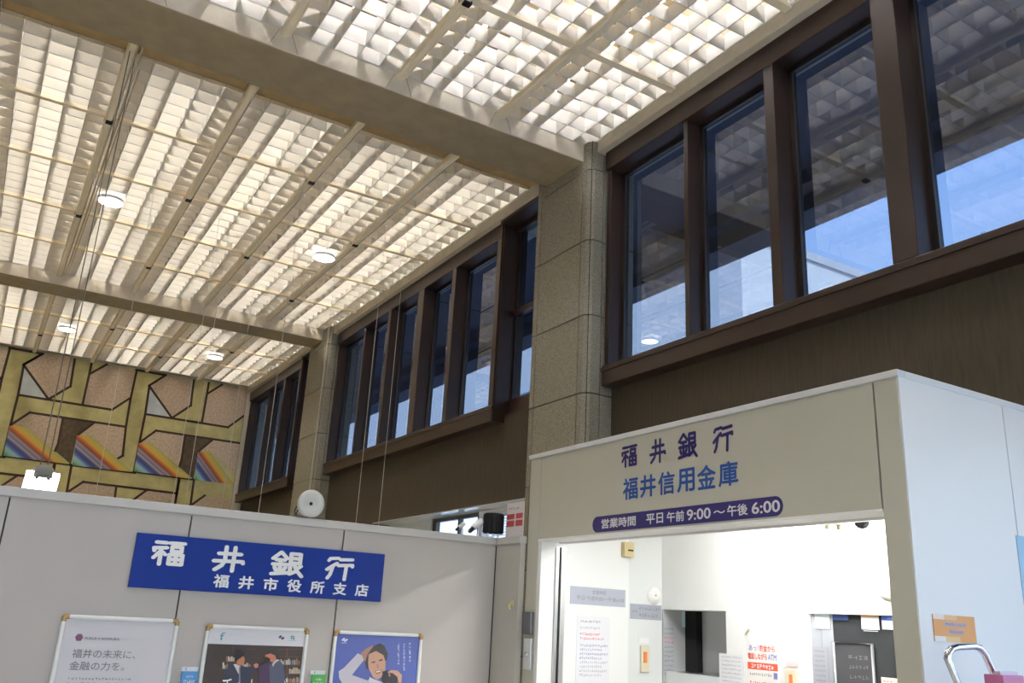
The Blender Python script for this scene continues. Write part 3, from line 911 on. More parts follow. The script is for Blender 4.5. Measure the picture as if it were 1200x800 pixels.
pr.poly([(565, 440), (578, 438), (592, 480), (568, 490)], sk2)
pr.poly([(545, 515), (620, 500), (610, 535), (565, 550)], (0.30, 0.10, 0.09))
pr.poly([(555, 520), (612, 508), (606, 524), (565, 535)], (0.70, 0.66, 0.62))
pr.poly([(490, 580), (560, 620), (600, 640), (560, 660), (480, 640)], (0.70, 0.68, 0.74))
pr.ell(660, 590, 42, 62, (0.03, 0.03, 0.04), 0.2)
pr.ell(735, 605, 50, 62, (0.035, 0.035, 0.045), 0.2)
pr.poly([(625, 520), (700, 510), (800, 560), (800, 640), (640, 640)], (0.03, 0.03, 0.04))
pr.poly([(680, 530), (720, 505), (790, 510), (840, 560), (832, 640), (800, 640), (790, 580), (740, 540)], sk)
pr.poly([(690, 540), (705, 530), (715, 570), (700, 580)], sk2)
pr.obj('printed_picture', p3)
for k, body in enumerate((6, 9, 7)):
    for j in range(body):
        a = pr.pt(925 - 62 * k, 212 + 34 * j + 0 * k)
        if a.z < 0.7: break
        fine_print(1, FRONT_Y, a.x - 0.008, a.z - 0.019, a.x + 0.010, a.z, YS - 0.0025, mat('ink_pale', (0.62, 0.64, 0.74), 0.6), p3)
lb = Print(380, 730, 9.23); lb.n = 4
lb.poly([(185, 180), (215, 155), (228, 170), (200, 195)], (0.7, 0.7, 0.78))
lb.poly([(208, 190), (245, 165), (256, 180), (222, 205)], (0.7, 0.7, 0.78))
lb.rect(182, 210, 245, 217, (0.5, 0.52, 0.7))
lb.obj('emblem', p3)

# small leaflet holders between the posters
def holder(x0, x1, z1, col, label):
    t = thing('leaflet_holder', ((x0 + x1) / 2, YP, 0.9), label, 'leaflet holder', 'leaflet holders between the posters')
    B('back_card', x0, x1, YP - 0.012, YP - 0.002, 0.90, z1, M_sw, t)
    B('leaflet', x0 + 0.002, x1 - 0.002, YP - 0.035, YP - 0.013, 0.92, z1 - 0.022, mat('leaflet_' + label.split()[1], col, 0.4), t)
    B('pocket', x0 - 0.002, x1 + 0.002, YP - 0.042, YP - 0.036, 0.90, 1.08, MATS['clear_glass'], t)
    fine_print(4, FRONT_Y, x0 + 0.025, z1 - 0.055, x1 - 0.025, z1 - 0.042, YP - 0.0355, M_sw, t)
    fine_print(6, FRONT_Y, x0 + 0.012, z1 - 0.085, x1 - 0.012, z1 - 0.064, YP - 0.0355, M_sw, t)
    lettering('f', FRONT_Y, x0 + 0.02, z1 - 0.017, x0 + 0.028, z1 - 0.005, YP - 0.0125, M_ink, t, 0.02)
holder(1.135, 1.222, 1.215, (0.06, 0.24, 0.55), 'small blue leaflet pack in a holder between two posters')
holder(1.872, 1.962, 1.208, (0.06, 0.32, 0.07), 'small green leaflet pack in a holder between two posters')

# ------------------------------------------------------------------ things on top of the partition
dv = thing('round_siren', (1.75, YP + 0.03, 2.085), 'round pale grey dish-shaped device with dark centre on the partition top', 'siren')
B('base_plate', 1.665, 1.855, YP - 0.02, YP + 0.06, 2.085, 2.092, mat('plate_dark', (0.08, 0.08, 0.09), 0.5), dv)
cz = 2.172
dc = Vector((1.752, YP - 0.01, cz))
MB().lathe([(0.0, 0.0), (0.012, 0.0), (0.035, -0.012), (0.060, -0.020), (0.082, -0.014), (0.086, 0.0), (0.082, 0.02), (0.055, 0.045), (0.0, 0.05)], dc, (0, 1, 0), 32).obj('dish', mat('dish_grey', (0.55, 0.56, 0.52), 0.25, spec=0.6), dv)
MB().lathe([(0.0, -0.004), (0.010, -0.004), (0.010, 0.004)], dc, (0, 1, 0), 16).obj('centre_hole', M_black, dv)
MB().tube([(1.752, YP + 0.025, 2.09), (1.752, YP + 0.025, 2.13)], 0.02, 10).box(1.735, 1.77, YP - 0.0, YP + 0.03, 2.09, 2.105).obj('foot', M_alu, dv)
MB().tube([(1.675, YP + 0.02, 2.15), (1.664, YP + 0.02, 2.125), (1.670, YP + 0.02, 2.10), (1.68, YP + 0.02, 2.092)], 0.003, 6).tube([(1.685, YP + 0.02, 2.13), (1.676, YP + 0.02, 2.11), (1.68, YP + 0.02, 2.092)], 0.003, 6).obj('cable', M_black, dv)

cn = thing('black_canister', (3.09, YP + 0.03, 2.085), 'black ribbed cylindrical device standing on the partition corner', 'device')
cb = MB().lathe([(0.0, 0.03), (0.068, 0.03), (0.07, 0.04), (0.07, 0.158), (0.066, 0.166), (0.0, 0.168)], (3.085, YP + 0.03, 2.085), (0, 0, 1), 28)
cb.obj('drum', M_black, cn)
for k in range(14):
    a = k * 2 * math.pi / 14
    x, y = 3.085 + 0.0705 * math.cos(a), YP + 0.03 + 0.0705 * math.sin(a)
    B('rib', x - 0.002, x + 0.002, y - 0.002, y + 0.002, 2.12, 2.24, M_black, cn)
for dx in (-0.04, 0.0, 0.04):
    MB().tube([(3.085 + dx, YP + 0.03, 2.086), (3.085 + dx, YP + 0.03, 2.12)], 0.006, 8).obj('foot', M_alu, cn)

def bullet(tip, tail, r, label, postz):
    t = thing('security_camera', (tail[0], tail[1], postz), label, 'camera', 'small tubular cameras at the partition corner')
    tip, tail = Vector(tip), Vector(tail)
    d = (tip - tail)
    MB().tube([tail, tail + d * 0.72], r, 14).obj('housing', mat('camera_white', (0.72, 0.71, 0.68), 0.4), t)
    MB().tube([tail + d * 0.70, tip], r * 0.72, 14).tube([tip - d * 0.02, tip + d * 0.06], r * 0.55, 12).obj('lens_hood', mat('lens_dark', (0.03, 0.03, 0.035), 0.3), t)
    MB().tube([tail + d * 0.15, (tail.x + d.x * 0.15, tail.y + 0.01, postz)], 0.006, 8).obj('stem', M_alu, t)
bullet((2.895, YP + 0.02, 2.112), (2.985, YP + 0.03, 2.195), 0.021, 'white tubular camera pointing down beside the black canister', 2.085)
bullet((2.80, YP + 0.035, 2.115), (2.865, YP + 0.05, 2.165), 0.014, 'smaller grey tubular camera left of the black canister', 2.085)

nb = thing('notice_card', (3.13, 5.1, 2.085), 'upright white notice card with red blocks beside the booth edge', 'notice')
B('card', 3.125, 3.13, 5.005, 5.225, 2.085, 2.315, mat('card_white', (0.70, 0.66, 0.66), 0.5), nb)
for (a, b) in ((5.015, 5.10), (5.12, 5.215)):
    for (z0, z1) in ((2.155, 2.195), (2.205, 2.24)):
        B('red_block', 3.1235, 3.125, a, b, z0, z1, mat('notice_red', (0.45, 0.06, 0.07), 0.5), nb)
fine_print(5, FRONT_X, 5.20, 2.265, 5.06, 2.285, 3.1240, M_ink2, nb)

# pendant lamps behind the partition
def pendant(x, y, ztop, label, r=0.036, n=3, hang=True):
    t = thing('pendant_lamp' if hang else 'floor_lamp', (x, y, ztop - 0.3 if hang else 0), label, 'lamp')
    MB().lathe([(0.0, 0.07), (0.03, 0.068), (0.062, 0.05), (0.078, 0.02), (0.082, 0.0), (0.082, -0.03), (0.0, -0.03)], (x, y, ztop), (0, 0, 1), 24).obj('cap', mat('lamp_cap_grey', (0.22, 0.22, 0.2), 0.5), t)
    for k in range(n):
        xx = x + (k - (n - 1) / 2) * 0.077
        MB().tube([(xx, y - 0.02, ztop + 0.012), (xx, y - 0.02, ztop - 0.02), (xx - 0.012, y - 0.02, ztop - 0.22)], r * 0.98, 12).obj('bulb', emit('lamp_white', (1, 0.98, 0.94), 6.0), t)
    for k in range(n - 1):
        xx = x + (k - (n - 2) / 2) * 0.077
        MB().box(xx - 0.011, xx + 0.011, y - 0.064, y - 0.056, ztop - 0.045, ztop + 0.02).obj('bracket', mat('lamp_cap_grey', (0.22, 0.22, 0.2), 0.5), t)
    if not hang:
        MB().tube([(x, y, 0.03), (x, y, ztop - 0.03)], 0.012, 8).lathe([(0, 0.03), (0.12, 0.025), (0.14, 0.0), (0, 0)], (x, y, 0), (0, 0, 1), 20).obj('pole', M_alu, t)
    for dx in (-0.03, 0.02) if hang else ():
        MB().tube([(x + dx, y, ztop + 0.04), (x + dx, y, ZC - 0.04)], 0.005, 6).obj('cord', mat('cord_grey', (0.18, 0.17, 0.15), 0.6), t)
pendant(0.365, 7.3, 2.40, 'bright pendant lamp with three bulbs in front of the mural')
pendant(1.95, 7.3, 2.215, 'bright lamp just showing over the partition beside the round device', hang=False)

# ceiling downlights
def downlight(x, y, label):
    t = thing('downlight', (x, y, ZC - 0.05), label, 'ceiling light', 'round ceiling lights')
    MB().lathe([(0.144, 0.03), (0.144, -0.008), (0.142, -0.010), (0.14, -0.008), (0.14, 0.0)], (x, y, ZC - 0.045), (0, 0, 1), 28).obj('trim_ring', M_white, t)
    MB().lathe([(0.0, -0.018), (0.11, -0.018), (0.14, -0.010), (0.14, -0.006), (0.0, -0.006)], (x, y, ZC - 0.045), (0, 0, 1), 28).obj('lens', emit('downlight_white', (1.0, 0.97, 0.92), 9.0), t)
downlight(0.63, 10.65, 'round white ceiling light in the middle bay, left one')
downlight(3.31, 10.68, 'round white ceiling light in the middle bay, towards the windows')
downlight(0.73, 16.78, 'round white ceiling light in the farthest bay, left one')
downlight(3.32, 16.79, 'round white ceiling light in the farthest bay, towards the windows')

# thin hanging cords
CORDS = ['right of the middle-bay light, left of two crossing the second window', 'right of two crossing the second window', 'long dark-looking one that passes the farthest window',
         'over the pink stone at the right end of the mural', 'brightest one before the mural, over its brown stone', 'short way left of the brightest one before the mural', 'before the second rainbow triangle of the mural', 'just in front of the farther stone pillar']
wires = [((440, 360), (426, 560), 8.6), ((466, 360), (451, 560), 8.6), ((346, 300), (330, 390), 8.2),
         ((280, 450), (270, 530), 9.5), ((237, 440), (231, 530), 10.5), ((218, 480), (212, 540), 10.5), ((147, 395), (124, 520), 9.8), ((378, 430), (366, 560), 9.2)]
for k, (a, b, Y) in enumerate(wires):
    _e = max((e for e in BAYS if e[0] <= Y + 0.1), key=lambda e: e[0])
    _p = (_e[2] - _e[1]) / NYC
    Y = _e[1] + round((Y - _e[1]) / _p) * _p                 # tied to a louvre slat
    A = onY(*a, Y); Bq = onY(*b, Y)
    z0 = min(Bq.z, 2.2)
    x = (A.x + Bq.x) / 2
    o = MB().tube([(x, Y, 0.9 if z0 < 2.3 else z0), (x, Y, ZC + 0.14)], 0.003, 5).obj('hanging_cord', mat('cord_pale', (0.62, 0.60, 0.54), 0.6))
    tag(o, 'thin pale cord hanging ' + CORDS[k], 'cord', 'thin hanging cords')

# ------------------------------------------------------------------ bank booth
XB, Y0, Y1, ZT, ZO = 3.15, 2.164, 4.98, 2.625, 2.047
XR = WX - 0.005
booth = thing('bank_booth', (XB, (Y0 + Y1) / 2, 0), 'cream cash machine booth with bank names on its fascia', 'booth')
B('fascia', XB, XB + 0.05, 2.285, 4.845, ZO + 0.012, ZT - 0.032, M_booth, booth)
B('corner_post', XB, XB + 0.12, Y0 + 0.003, 2.278, 0, ZT - 0.03, M_booth, booth, bevel=0.004)
B('corner_post', XB, XB + 0.09, 4.85, Y1, 0, ZT - 0.03, M_booth, booth, bevel=0.004)
B('joint_backing', XB + 0.02, XB + 0.06, 2.27, 4.86, ZO + 0.02, ZT - 0.035, M_gap, booth)
B('cap_strip', XB - 0.012, XB + 0.04, Y0 - 0.012, Y1 + 0.01, ZT - 0.03, ZT, mat('cap_white', (0.74, 0.74, 0.74), 0.35), booth, bevel=0.004)
B('cap_strip', XB + 0.041, XR, Y0 - 0.012, Y0 + 0.03, ZT - 0.03, ZT, mat('cap_white', (0.74, 0.74, 0.74), 0.35), booth, bevel=0.004)
B('roof', XB + 0.05, XR, Y0 + 0.03, Y1 - 0.02, ZT - 0.05, ZT - 0.032, M_white, booth)
B('side_panel', XB + 0.003, 3.897, Y0 - 0.004, Y0 + 0.0025, 0, ZT - 0.03, M_boothside, booth)
B('side_panel', 3.903, XR, Y0 - 0.004, Y0 + 0.04, 0, ZT - 0.03, M_boothside, booth)
B('joint_backing', XB + 0.125, XR, Y0 + 0.006, Y0 + 0.035, 0, ZT - 0.035, M_gap, booth)
B('rear_side_panel', XB + 0.092, XR, 4.92, Y1 - 0.005, 0, ZT - 0.05, M_booth, booth)
# door head track and jambs
B('door_head', XB - 0.003, XB + 0.13, 2.28, 4.848, ZO, ZO + 0.012, mat('head_white', (0.9, 0.9, 0.88), 0.4), booth)
B('door_track', XB + 0.13, XB + 0.16, 2.28, 4.80, ZO - 0.012, ZO + 0.012, M_steel, booth)
B('door_jamb', XB + 0.002, 3.262, 4.812, 4.848, 0, ZO, M_white, booth)
B('door_jamb', 3.264, 3.288, 4.80, 4.848, 0, ZO - 0.03, M_alu, booth)
B('door_gasket', 3.289, 3.302, 4.795, 4.848, 0, ZO - 0.03, M_black, booth)
B('door_jamb', 3.303, 3.34, 4.80, 4.88, 0, ZO - 0.03, M_alu, booth)
# interior shell
M_in = mat('booth_inner_white', (0.84, 0.85, 0.84), 0.45)
B('inner_ceiling', XB + 0.06, 4.70, Y0 + 0.045, 4.91, 2.33, 2.36, M_in, booth)
B('inner_side_wall', XB + 0.1, 3.93, 4.885, 4.915, 0, 2.33, M_in, booth)
B('inner_side_wall', 3.935, 4.26, 4.90, 4.918, 0, 2.33, mat('inner_panel_grey', (0.74, 0.76, 0.75), 0.45), booth)
B('inner_side_wall', XB + 0.12, 4.7, Y0 + 0.042, Y0 + 0.06, 0, 2.33, M_in, booth)
XI = 4.24
B('header_panel', XI, XI + 0.3, Y0 + 0.06, 4.90, 1.675, 2.33, M_in, booth)
B('pilaster', XI, XI + 0.3, 3.62, 4.28, 0, 1.675, M_in, booth)
B('alcove_back', XI + 0.027, XI + 0.05, Y0 + 0.06, 3.62, 0, 1.674, M_dark, booth)  # dark gloss in place of the mirror and the dim hall it reflects
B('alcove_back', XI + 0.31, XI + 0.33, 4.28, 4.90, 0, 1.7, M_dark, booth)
B('alcove_side', XI + 0.0, XI + 0.31, 4.885, 4.90, 0, 1.675, mat('alcove_grey', (0.42, 0.43, 0.43), 0.4), booth)
B('counter', XI + 0.02, XI + 0.31, 4.28, 4.90, 1.0, 1.27, M_alu, booth)
B('alcove_post', XI + 0.20, XI + 0.255, 4.77, 4.884, 1.27, 1.675, M_black, booth)
B('alcove_panel', XI + 0.26, XI + 0.30, 4.45, 4.88, 1.27, 1.675, mat('alcove_grey', (0.42, 0.43, 0.43), 0.4), booth)
for y in (2.7, 3.5):
    MB().tube([(3.6, y - 0.3, 2.30), (3.6, y + 0.3, 2.30)], 0.016, 10).tube([(3.95, y - 0.3, 2.30), (3.95, y + 0.3, 2.30)], 0.016, 10).obj('tube_lamp', emit('tube_booth', (1.0, 0.99, 0.95), TUBE_BOOTH), booth)

# fascia lettering
M_navy = mat('ink_navy', (0.022, 0.012, 0.13), 0.5)
M_blue = mat('ink_blue', (0.02, 0.085, 0.36), 0.5)
xl = XB - 0.0008
for ch, a, b, z0, z1 in (('福', 3.985, 3.855, 2.425, 2.545), ('井', 3.735, 3.61, 2.42, 2.545), ('銀', 3.50, 3.365, 2.415, 2.545), ('行', 3.235, 3.105, 2.415, 2.54)):
    brush_char(ch, FRONT_X, a, z0, b, z1, xl, M_navy, booth, w=0.064)
for k, ch in enumerate('福井信用金庫'):
    a = 3.975 - k * 0.1535
    lettering(ch, FRONT_X, a, 2.235, a - 0.135, 2.36, xl, M_blue, booth, 0.022, 'character')
hp = MB()
pts = []
zc, rr = 2.114, 0.046
for k in range(13):
    t = math.pi / 2 + math.pi * k / 12
    pts.append((xl, 4.215 - rr * math.cos(t) * 1.0, zc + rr * math.sin(t)))
for k in range(13):
    t = -math.pi / 2 + math.pi * k / 12
    pts.append((xl, 2.845 - rr * math.cos(t) * 1.0, zc + rr * math.sin(t)))
plate = hp.prism(pts, (-0.001, 0, 0)).obj('hours_plate', mat('plate_indigo', (0.04, 0.03, 0.17), 0.4), booth)
xp = xl - 0.0022
for body, a, b in (('営業時間', 4.17, 3.855), ('平日', 3.765, 3.625), ('午前', 3.595, 3.46), ('9:00', 3.44, 3.265), ('～', 3.245, 3.165), ('午後', 3.15, 3.015), ('6:00', 2.99, 2.815)):
    h = 0.028 if body != '～' else 0.008
    lettering(body, FRONT_X, a, zc - h, b, zc + h, xp, M_sw, plate, 0.02)

# fittings on the booth
rd = thing('card_reader', (XB - 0.01, 4.9, 1.25), 'grey plate and steel lock on the left post of the booth', 'lock')
B('cover', XB - 0.03, XB - 0.001, 4.86, 4.955, 1.47, 1.605, mat('reader_grey', (0.10, 0.10, 0.11), 0.4), rd, bevel=0.003)
B('lock_plate', XB - 0.016, XB - 0.001, 4.865, 4.95, 1.26, 1.445, M_alu, rd, bevel=0.003)
MB().lathe([(0, -0.012), (0.011, -0.012), (0.013, 0.0)], (XB - 0.016, 4.905, 1.35), (1, 0, 0), 16).obj('keyhole', M_steel, rd)

def sheet(name, label, cat, x0, x1, y, z0, z1, col, group=None):
    t = thing(name, ((x0 + x1) / 2, y, z0), label, cat, group)
    B('sheet', x0, x1, y - 0.003, y - 0.0005, z0, z1, mat('sheet_%s' % name + '_%.2f_%.2f' % (x0, z0), col, 0.5), t)
    return t
yw = 4.885
s1 = sheet('hours_sign', 'silver grey opening-hours plate on the inner left wall of the booth', 'sign', 3.44, 3.90, yw, 1.672, 1.785, (0.42, 0.44, 0.52))
lettering('営業時間', FRONT_Y, 3.62, 1.742, 3.73, 1.768, yw - 0.0035, M_ink2, s1)
lettering('平日 午前9:00～午後6:00', FRONT_Y, 3.49, 1.70, 3.885, 1.730, yw - 0.0035, M_ink2, s1)
s2 = sheet('text_notice', 'tall white notice of small red and blue print under the hours plate', 'notice', 3.50, 3.77, yw, 1.17, 1.60, (0.80, 0.80, 0.84))
rows = [(1.575, 'x' * 10, M_ink2), (1.535, 'x' * 10, mat('ink_faint', (0.45, 0.45, 0.5), 0.6)), (1.495, 'x' * 10, mat('ink_red', (0.65, 0.10, 0.12), 0.6)), (1.468, 'x' * 12, mat('ink_red', (0.65, 0.10, 0.12), 0.6))]
for k in range(8):
    rows.append((1.425 - 0.026 * k, 'x' * (14 - (k * 3) % 6), mat('ink_violet', (0.30, 0.30, 0.52), 0.6) if k < 4 else mat('ink_faint', (0.45, 0.45, 0.5), 0.6)))
for z, body, m in rows:
    fine_print(len(body), FRONT_Y, 3.525, z - 0.016, 3.525 + 0.0165 * len(body), z, yw - 0.0035, m, s2)
s3 = sheet('phone_sign', 'smaller grey two-line plate beside the hours plate in the booth', 'sign', 3.955, 4.235, 4.90, 1.60, 1.70, (0.34, 0.36, 0.42))
fine_print(3, FRONT_Y, 3.965, 1.64, 4.02, 1.66, 4.8965, M_ink2, s3)
fine_print(9, FRONT_Y, 4.03, 1.66, 4.22, 1.685, 4.8965, M_ink2, s3)
fine_print(7, FRONT_Y, 4.03, 1.615, 4.20, 1.64, 4.8965, M_ink2, s3)

sw = thing('call_switch', (4.07, 4.90, 1.28), 'cream wall switch with orange light on the inner left wall of the booth', 'switch', 'cream switches in the booth')
B('body', 4.04, 4.115, 4.878, 4.899, 1.26, 1.43, mat('switch_cream', (0.70, 0.65, 0.50), 0.4), sw, bevel=0.004)
B('lamp', 4.058, 4.085, 4.872, 4.878, 1.32, 1.39, mat('switch_orange', (0.75, 0.22, 0.05), 0.3), sw)
B('label_strip', 4.03, 4.12, 4.895, 4.899, 1.445, 1.48, M_sw, sw)
sn = thing('wall_sensor', (3.90, 4.88, 2.0), 'beige box sensor high on the inner left wall of the booth', 'sensor')
B('body', 3.86, 3.945, 4.845, 4.884, 2.005, 2.105, mat('sensor_beige', (0.58, 0.48, 0.25), 0.5), sn, bevel=0.004)
B('slot', 3.89, 3.935, 4.842, 4.845, 2.045, 2.055, M_black, sn)
sp = thing('round_speaker', (4.165, 4.90, 1.70), 'white round wall speaker in the back corner of the booth', 'speaker')
MB().lathe([(0.0, -0.02), (0.02, -0.022), (0.05, -0.016), (0.062, 0.0)], (4.165, 4.898, 1.765), (0, 1, 0), 24).obj('dome', M_white, sp)
MB().lathe([(0.0, -0.026), (0.006, -0.025), (0.006, -0.018)], (4.165, 4.898, 1.765), (0, 1, 0), 12).obj('lamp', mat('speaker_lamp', (0.5, 0.3, 0.1), 0.4), sp)
def dome(x, y, z, label):
    t = thing('dome_camera', (x, y, z - 0.05), label, 'camera', 'dome cameras on the booth ceiling')
    MB().lathe([(0.0, 0.0), (0.045, 0.0), (0.048, -0.015), (0.035, -0.02)], (x, y, z), (0, 0, 1), 20).obj('base', M_white, t)
    MB().lathe([(0.035, -0.018), (0.032, -0.035), (0.02, -0.048), (0.0, -0.053)], (x, y, z), (0, 0, 1), 20).obj('dome', M_dark, t)
dome(4.02, 4.70, 2.33 - 0.13, 'small dark dome camera in the left corner of the booth')
p_ = onX(1010, 614, 3.55); dome(3.55, p_.y, p_.z + 0.03, 'small dark dome camera near the right end of the booth opening')
for (px_, py_, lab) in ((970, 618, 'left of two small cream fittings under the booth ceiling'), (984, 619, 'right of two small cream fittings under the booth ceiling')):
    p_ = onX(px_, py_, 3.6)
    t = thing('ceiling_fitting', (p_.x, p_.y, p_.z), lab, 'fitting', 'cream fittings in the booth')
    MB().tube([(p_.x, p_.y, p_.z + 0.02), (p_.x, p_.y, p_.z - 0.008)], 0.016, 10).obj('body', mat('fitting_cream', (0.6, 0.55, 0.35), 0.5), t)
    B('bracket', p_.x - 0.02, p_.x + 0.02, p_.y - 0.02, p_.y + 0.02, p_.z + 0.015, p_.z + 0.026, M_white, t)
p_ = onX(1042, 698, 4.22)
t = thing('emergency_light', (p_.x, p_.y, p_.z), 'small conical white lamp on the header at the right of the booth', 'lamp')
MB().lathe([(0.0, -0.09), (0.010, -0.088), (0.028, -0.04), (0.03, 0.0)], (XI - 0.004, p_.y, p_.z), (1, 0, 0), 16).obj('shade', mat('fitting_pale', (0.6, 0.58, 0.48), 0.5), t)
B('mount', XI - 0.02, XI - 0.002, p_.y - 0.05, p_.y - 0.02, p_.z - 0.03, p_.z + 0.03, mat('fitting_cream', (0.6, 0.55, 0.35), 0.5), t)

a, b = onY(777, 728, 4.884), onY(790, 786, 4.884)  # print mirrored in the alcove, laid on as a sheet
t = sheet('text_block', 'narrow grey reflection of red and dark print in the left alcove of the booth', 'notice', a.x, b.x, 4.884, b.z, a.z - .01, (0.40, 0.41, 0.44), 'white printed sheets in the booth')
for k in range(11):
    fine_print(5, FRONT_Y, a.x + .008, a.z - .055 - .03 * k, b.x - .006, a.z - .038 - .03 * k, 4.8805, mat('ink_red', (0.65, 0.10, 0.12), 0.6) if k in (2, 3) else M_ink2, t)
a, b = onY(799, 718, 4.884), onY(812, 730, 4.884)
sheet('cyan_paper', 'small pale cyan slip at the top of the left alcove in the booth', 'paper', a.x, b.x, 4.884, b.z - .03, 1.672, (0.62, 0.80, 0.84))
# papers on the pilaster and reflections in the alcove (facing -X)
def xsheet(name, label, cat, px0, py0, px1, py1, X, col, group=None, emitlike=None):
    a = onX(px0, py0, X); b = onX(px1, py1, X)
    zt, zl = a.z, min(onX(px0, py1, X).z, b.z)
    t = thing(name, (X, (a.y + b.y) / 2, zl), label, cat, group)
    B('sheet', X - 0.0035, X - 0.001, b.y, a.y, zl, zt, mat('x_%s_%d' % (name, px0), col, 0.5), t)
    return t, a.y, b.y, zt, zl
t, a, b, zt, zl = xsheet('warning_poster', 'white poster with red and blue phone warning text on the booth pilaster', 'poster', 876, 752, 914, 830, XI, (0.85, 0.84, 0.82))
W_ = a - b
mr = mat('ink_warm_red', (0.75, 0.10, 0.05), 0.5); mbk = mat('ink_blueish', (0.20, 0.22, 0.50), 0.5)
lettering('あっ！', FRONT_X, a - W_ * .06, zt - .048, a - W_ * .38, zt - .015, XI - .004, mbk, t, 0.01)
lettering('貯金から', FRONT_X, a - W_ * .42, zt - .05, a - W_ * .92, zt - .012, XI - .004, mr, t, 0.02)
lettering('電話しながら', FRONT_X, a - W_ * .02, zt - .098, a - W_ * .66, zt - .06, XI - .004, mr, t, 0.02)
lettering('ATM', FRONT_X, a - W_ * .69, zt - .096, a - W_ * .97, zt - .062, XI - .004, mbk, t, 0.01)
B('red_band', XI - .0045, XI - .0036, a - W_, a, zt - .155, zt - .115, mr, t)
fine_print(8, FRONT_X, a - W_ * .12, zt - .148, a - W_ * .88, zt - .122, XI - .005, M_sw, t)
fine_print(11, FRONT_X, a - W_ * .05, zt - .19, a - W_ * .80, zt - .172, XI - .004, M_ink2, t)
fine_print(9, FRONT_X, a - W_ * .05, zt - .24, a - W_ * .75, zt - .222, XI - .004, mr, t)
MB().box(XI - .005, XI - .0036, a - W_ * .98, a - W_ * .86, zt - .20, zt - .165).obj('blue_patch', mbk, t)

t, a, b, zt, zl = xsheet('text_block', 'white sheet of faint grey print on the left of the booth pilaster', 'notice', 843, 765, 873, 830, XI, (0.80, 0.81, 0.84), 'white printed sheets in the booth')
for k in range(8):
    fine_print(15, FRONT_X, a - .02, zt - .025 - .024 * k, b + .02, zt - .012 - .024 * k, XI - .004, mat('ink_faint', (0.45, 0.45, 0.5), 0.6), t)
p_ = onX(902, 778, XI)
t = thing('call_switch', (XI, 3.85, 1.3), 'cream wall switch with orange light on the booth pilaster by the warning poster', 'switch', 'cream switches in the booth')
a, b = onX(922, 783, XI), onX(937, 812, XI)
B('body', XI - .02, XI - .001, b.y, a.y, b.z - .04, a.z, MATS['switch_cream'], t, bevel=.003)
B('lamp', XI - .025, XI - .02, b.y + .03, a.y - .035, a.z - .09, a.z - .03, MATS['switch_orange'], t)
B('label_strip', XI - .004, XI - .001, b.y, a.y, a.z + .012, a.z + .04, mat('label_pinkish', (.8, .62, .6), .5), t)
a = onX(878, 744, XI)
t = MB().tube([(XI - .001, a.y, a.z + .03), (XI - .03, a.y, a.z + .005), (XI - .034, a.y - .03, a.z + .035)], .006, 6).obj('wall_hook', mat('hook_cream', (.6, .55, .4), .5))
tag(t, 'small cream hook above the warning poster in the booth', 'hook')

XD = XI + 0.022  # sheets in this alcove stand for what its mirror reflects
t, *_ = xsheet('blue_paper_reflection', 'reflection of a pale blue slip at the top left of the dark booth alcove', 'paper', 955, 718, 973, 736, XD, (0.70, 0.82, 0.86))
t, *_ = xsheet('blue_plate_reflection', 'reflection of a dark blue plate at the top of the dark booth alcove', 'sign', 976, 718, 995, 726, XD, (0.03, 0.05, 0.16))
t, a, b, zt, zl = xsheet('calendar_reflection', 'reflection of a white calendar sheet with an orange head in the dark booth alcove', 'calendar', 1009, 717, 1031, 737, XD, (0.78, 0.76, 0.74))
B('orange_head', XD - .0045, XD - .0036, b, a, zt - .022, zt, mat('calendar_orange', (.75, .28, .05), .5), t)
for k in range(4):
    B('date_row', XD - .0042, XD - .0036, b + .01, a - .01, zt - .045 - .018 * k, zt - .041 - .018 * k, mat('ink_faint', (0.45, 0.45, 0.5), 0.6), t)
t, a, b, zt, zl = xsheet('number_sign_reflection', 'reflection of a blue and white sign reading 10 at the right of the dark alcove', 'sign', 1033, 717, 1056, 737, XD, (0.72, 0.74, 0.80))
B('blue_band', XD - .0045, XD - .0036, b, a, zl + .045, zt, mat('band_blue', (.05, .09, .36), .5), t)
lettering(':10', FRONT_X, (a + b) / 2 + .025, zl + .055, b + .03, zt - .03, XD - .005, M_sw, t, .03)
t, a, b, zt, zl = xsheet('text_block', 'reflection of a grey sheet of small print in the dark alcove', 'notice', 951, 757, 974, 830, XD, (0.34, 0.35, 0.40), 'white printed sheets in the booth')
for k in range(7):
    fine_print(12, FRONT_X, a - .02, zt - .03 - .026 * k, b + .02, zt - .018 - .026 * k, XD - .004, M_ink2, t)
B('side_face', XI + 0.0235, XI + 0.0265, 3.55, 3.62, 1.0, 1.675, mat('alcove_pale', (.36, .38, .42), .4), booth)
B('side_face', XI + 0.0235, XI + 0.0265, onX(976, 740, XD).y, 3.548, 1.0, 1.675, mat('alcove_pale', (.36, .38, .42), .4), booth)
a, b = onX(978, 752, XD), onX(1023, 753, XD)
t = thing('framed_notice_reflection', (XD, (a.y + b.y) / 2, 1.1), 'reflection of a dark framed notice with silver rim in the dark alcove', 'notice')
B('sheet', XD - .006, XD - .001, b.y, a.y, 1.05, a.z, mat('notice_charcoal', (.055, .055, .06), .3), t)
MB().tube([(XD - .01, a.y, 1.05), (XD - .01, a.y, a.z), (XD - .01, b.y, a.z), (XD - .01, b.y, 1.05)], .009, 8).obj('rim', mat('rim_grey', (.25, .25, .26), .3, metal=.5), t)
for k, body in enumerate((4, 6, 5)):
    fine_print(body, FRONT_X, a.y - .09, a.z - .085 - .05 * k, b.y + .03, a.z - .062 - .05 * k, XD - .0065, mat('ink_mid', (.16, .16, .17), .5), t)
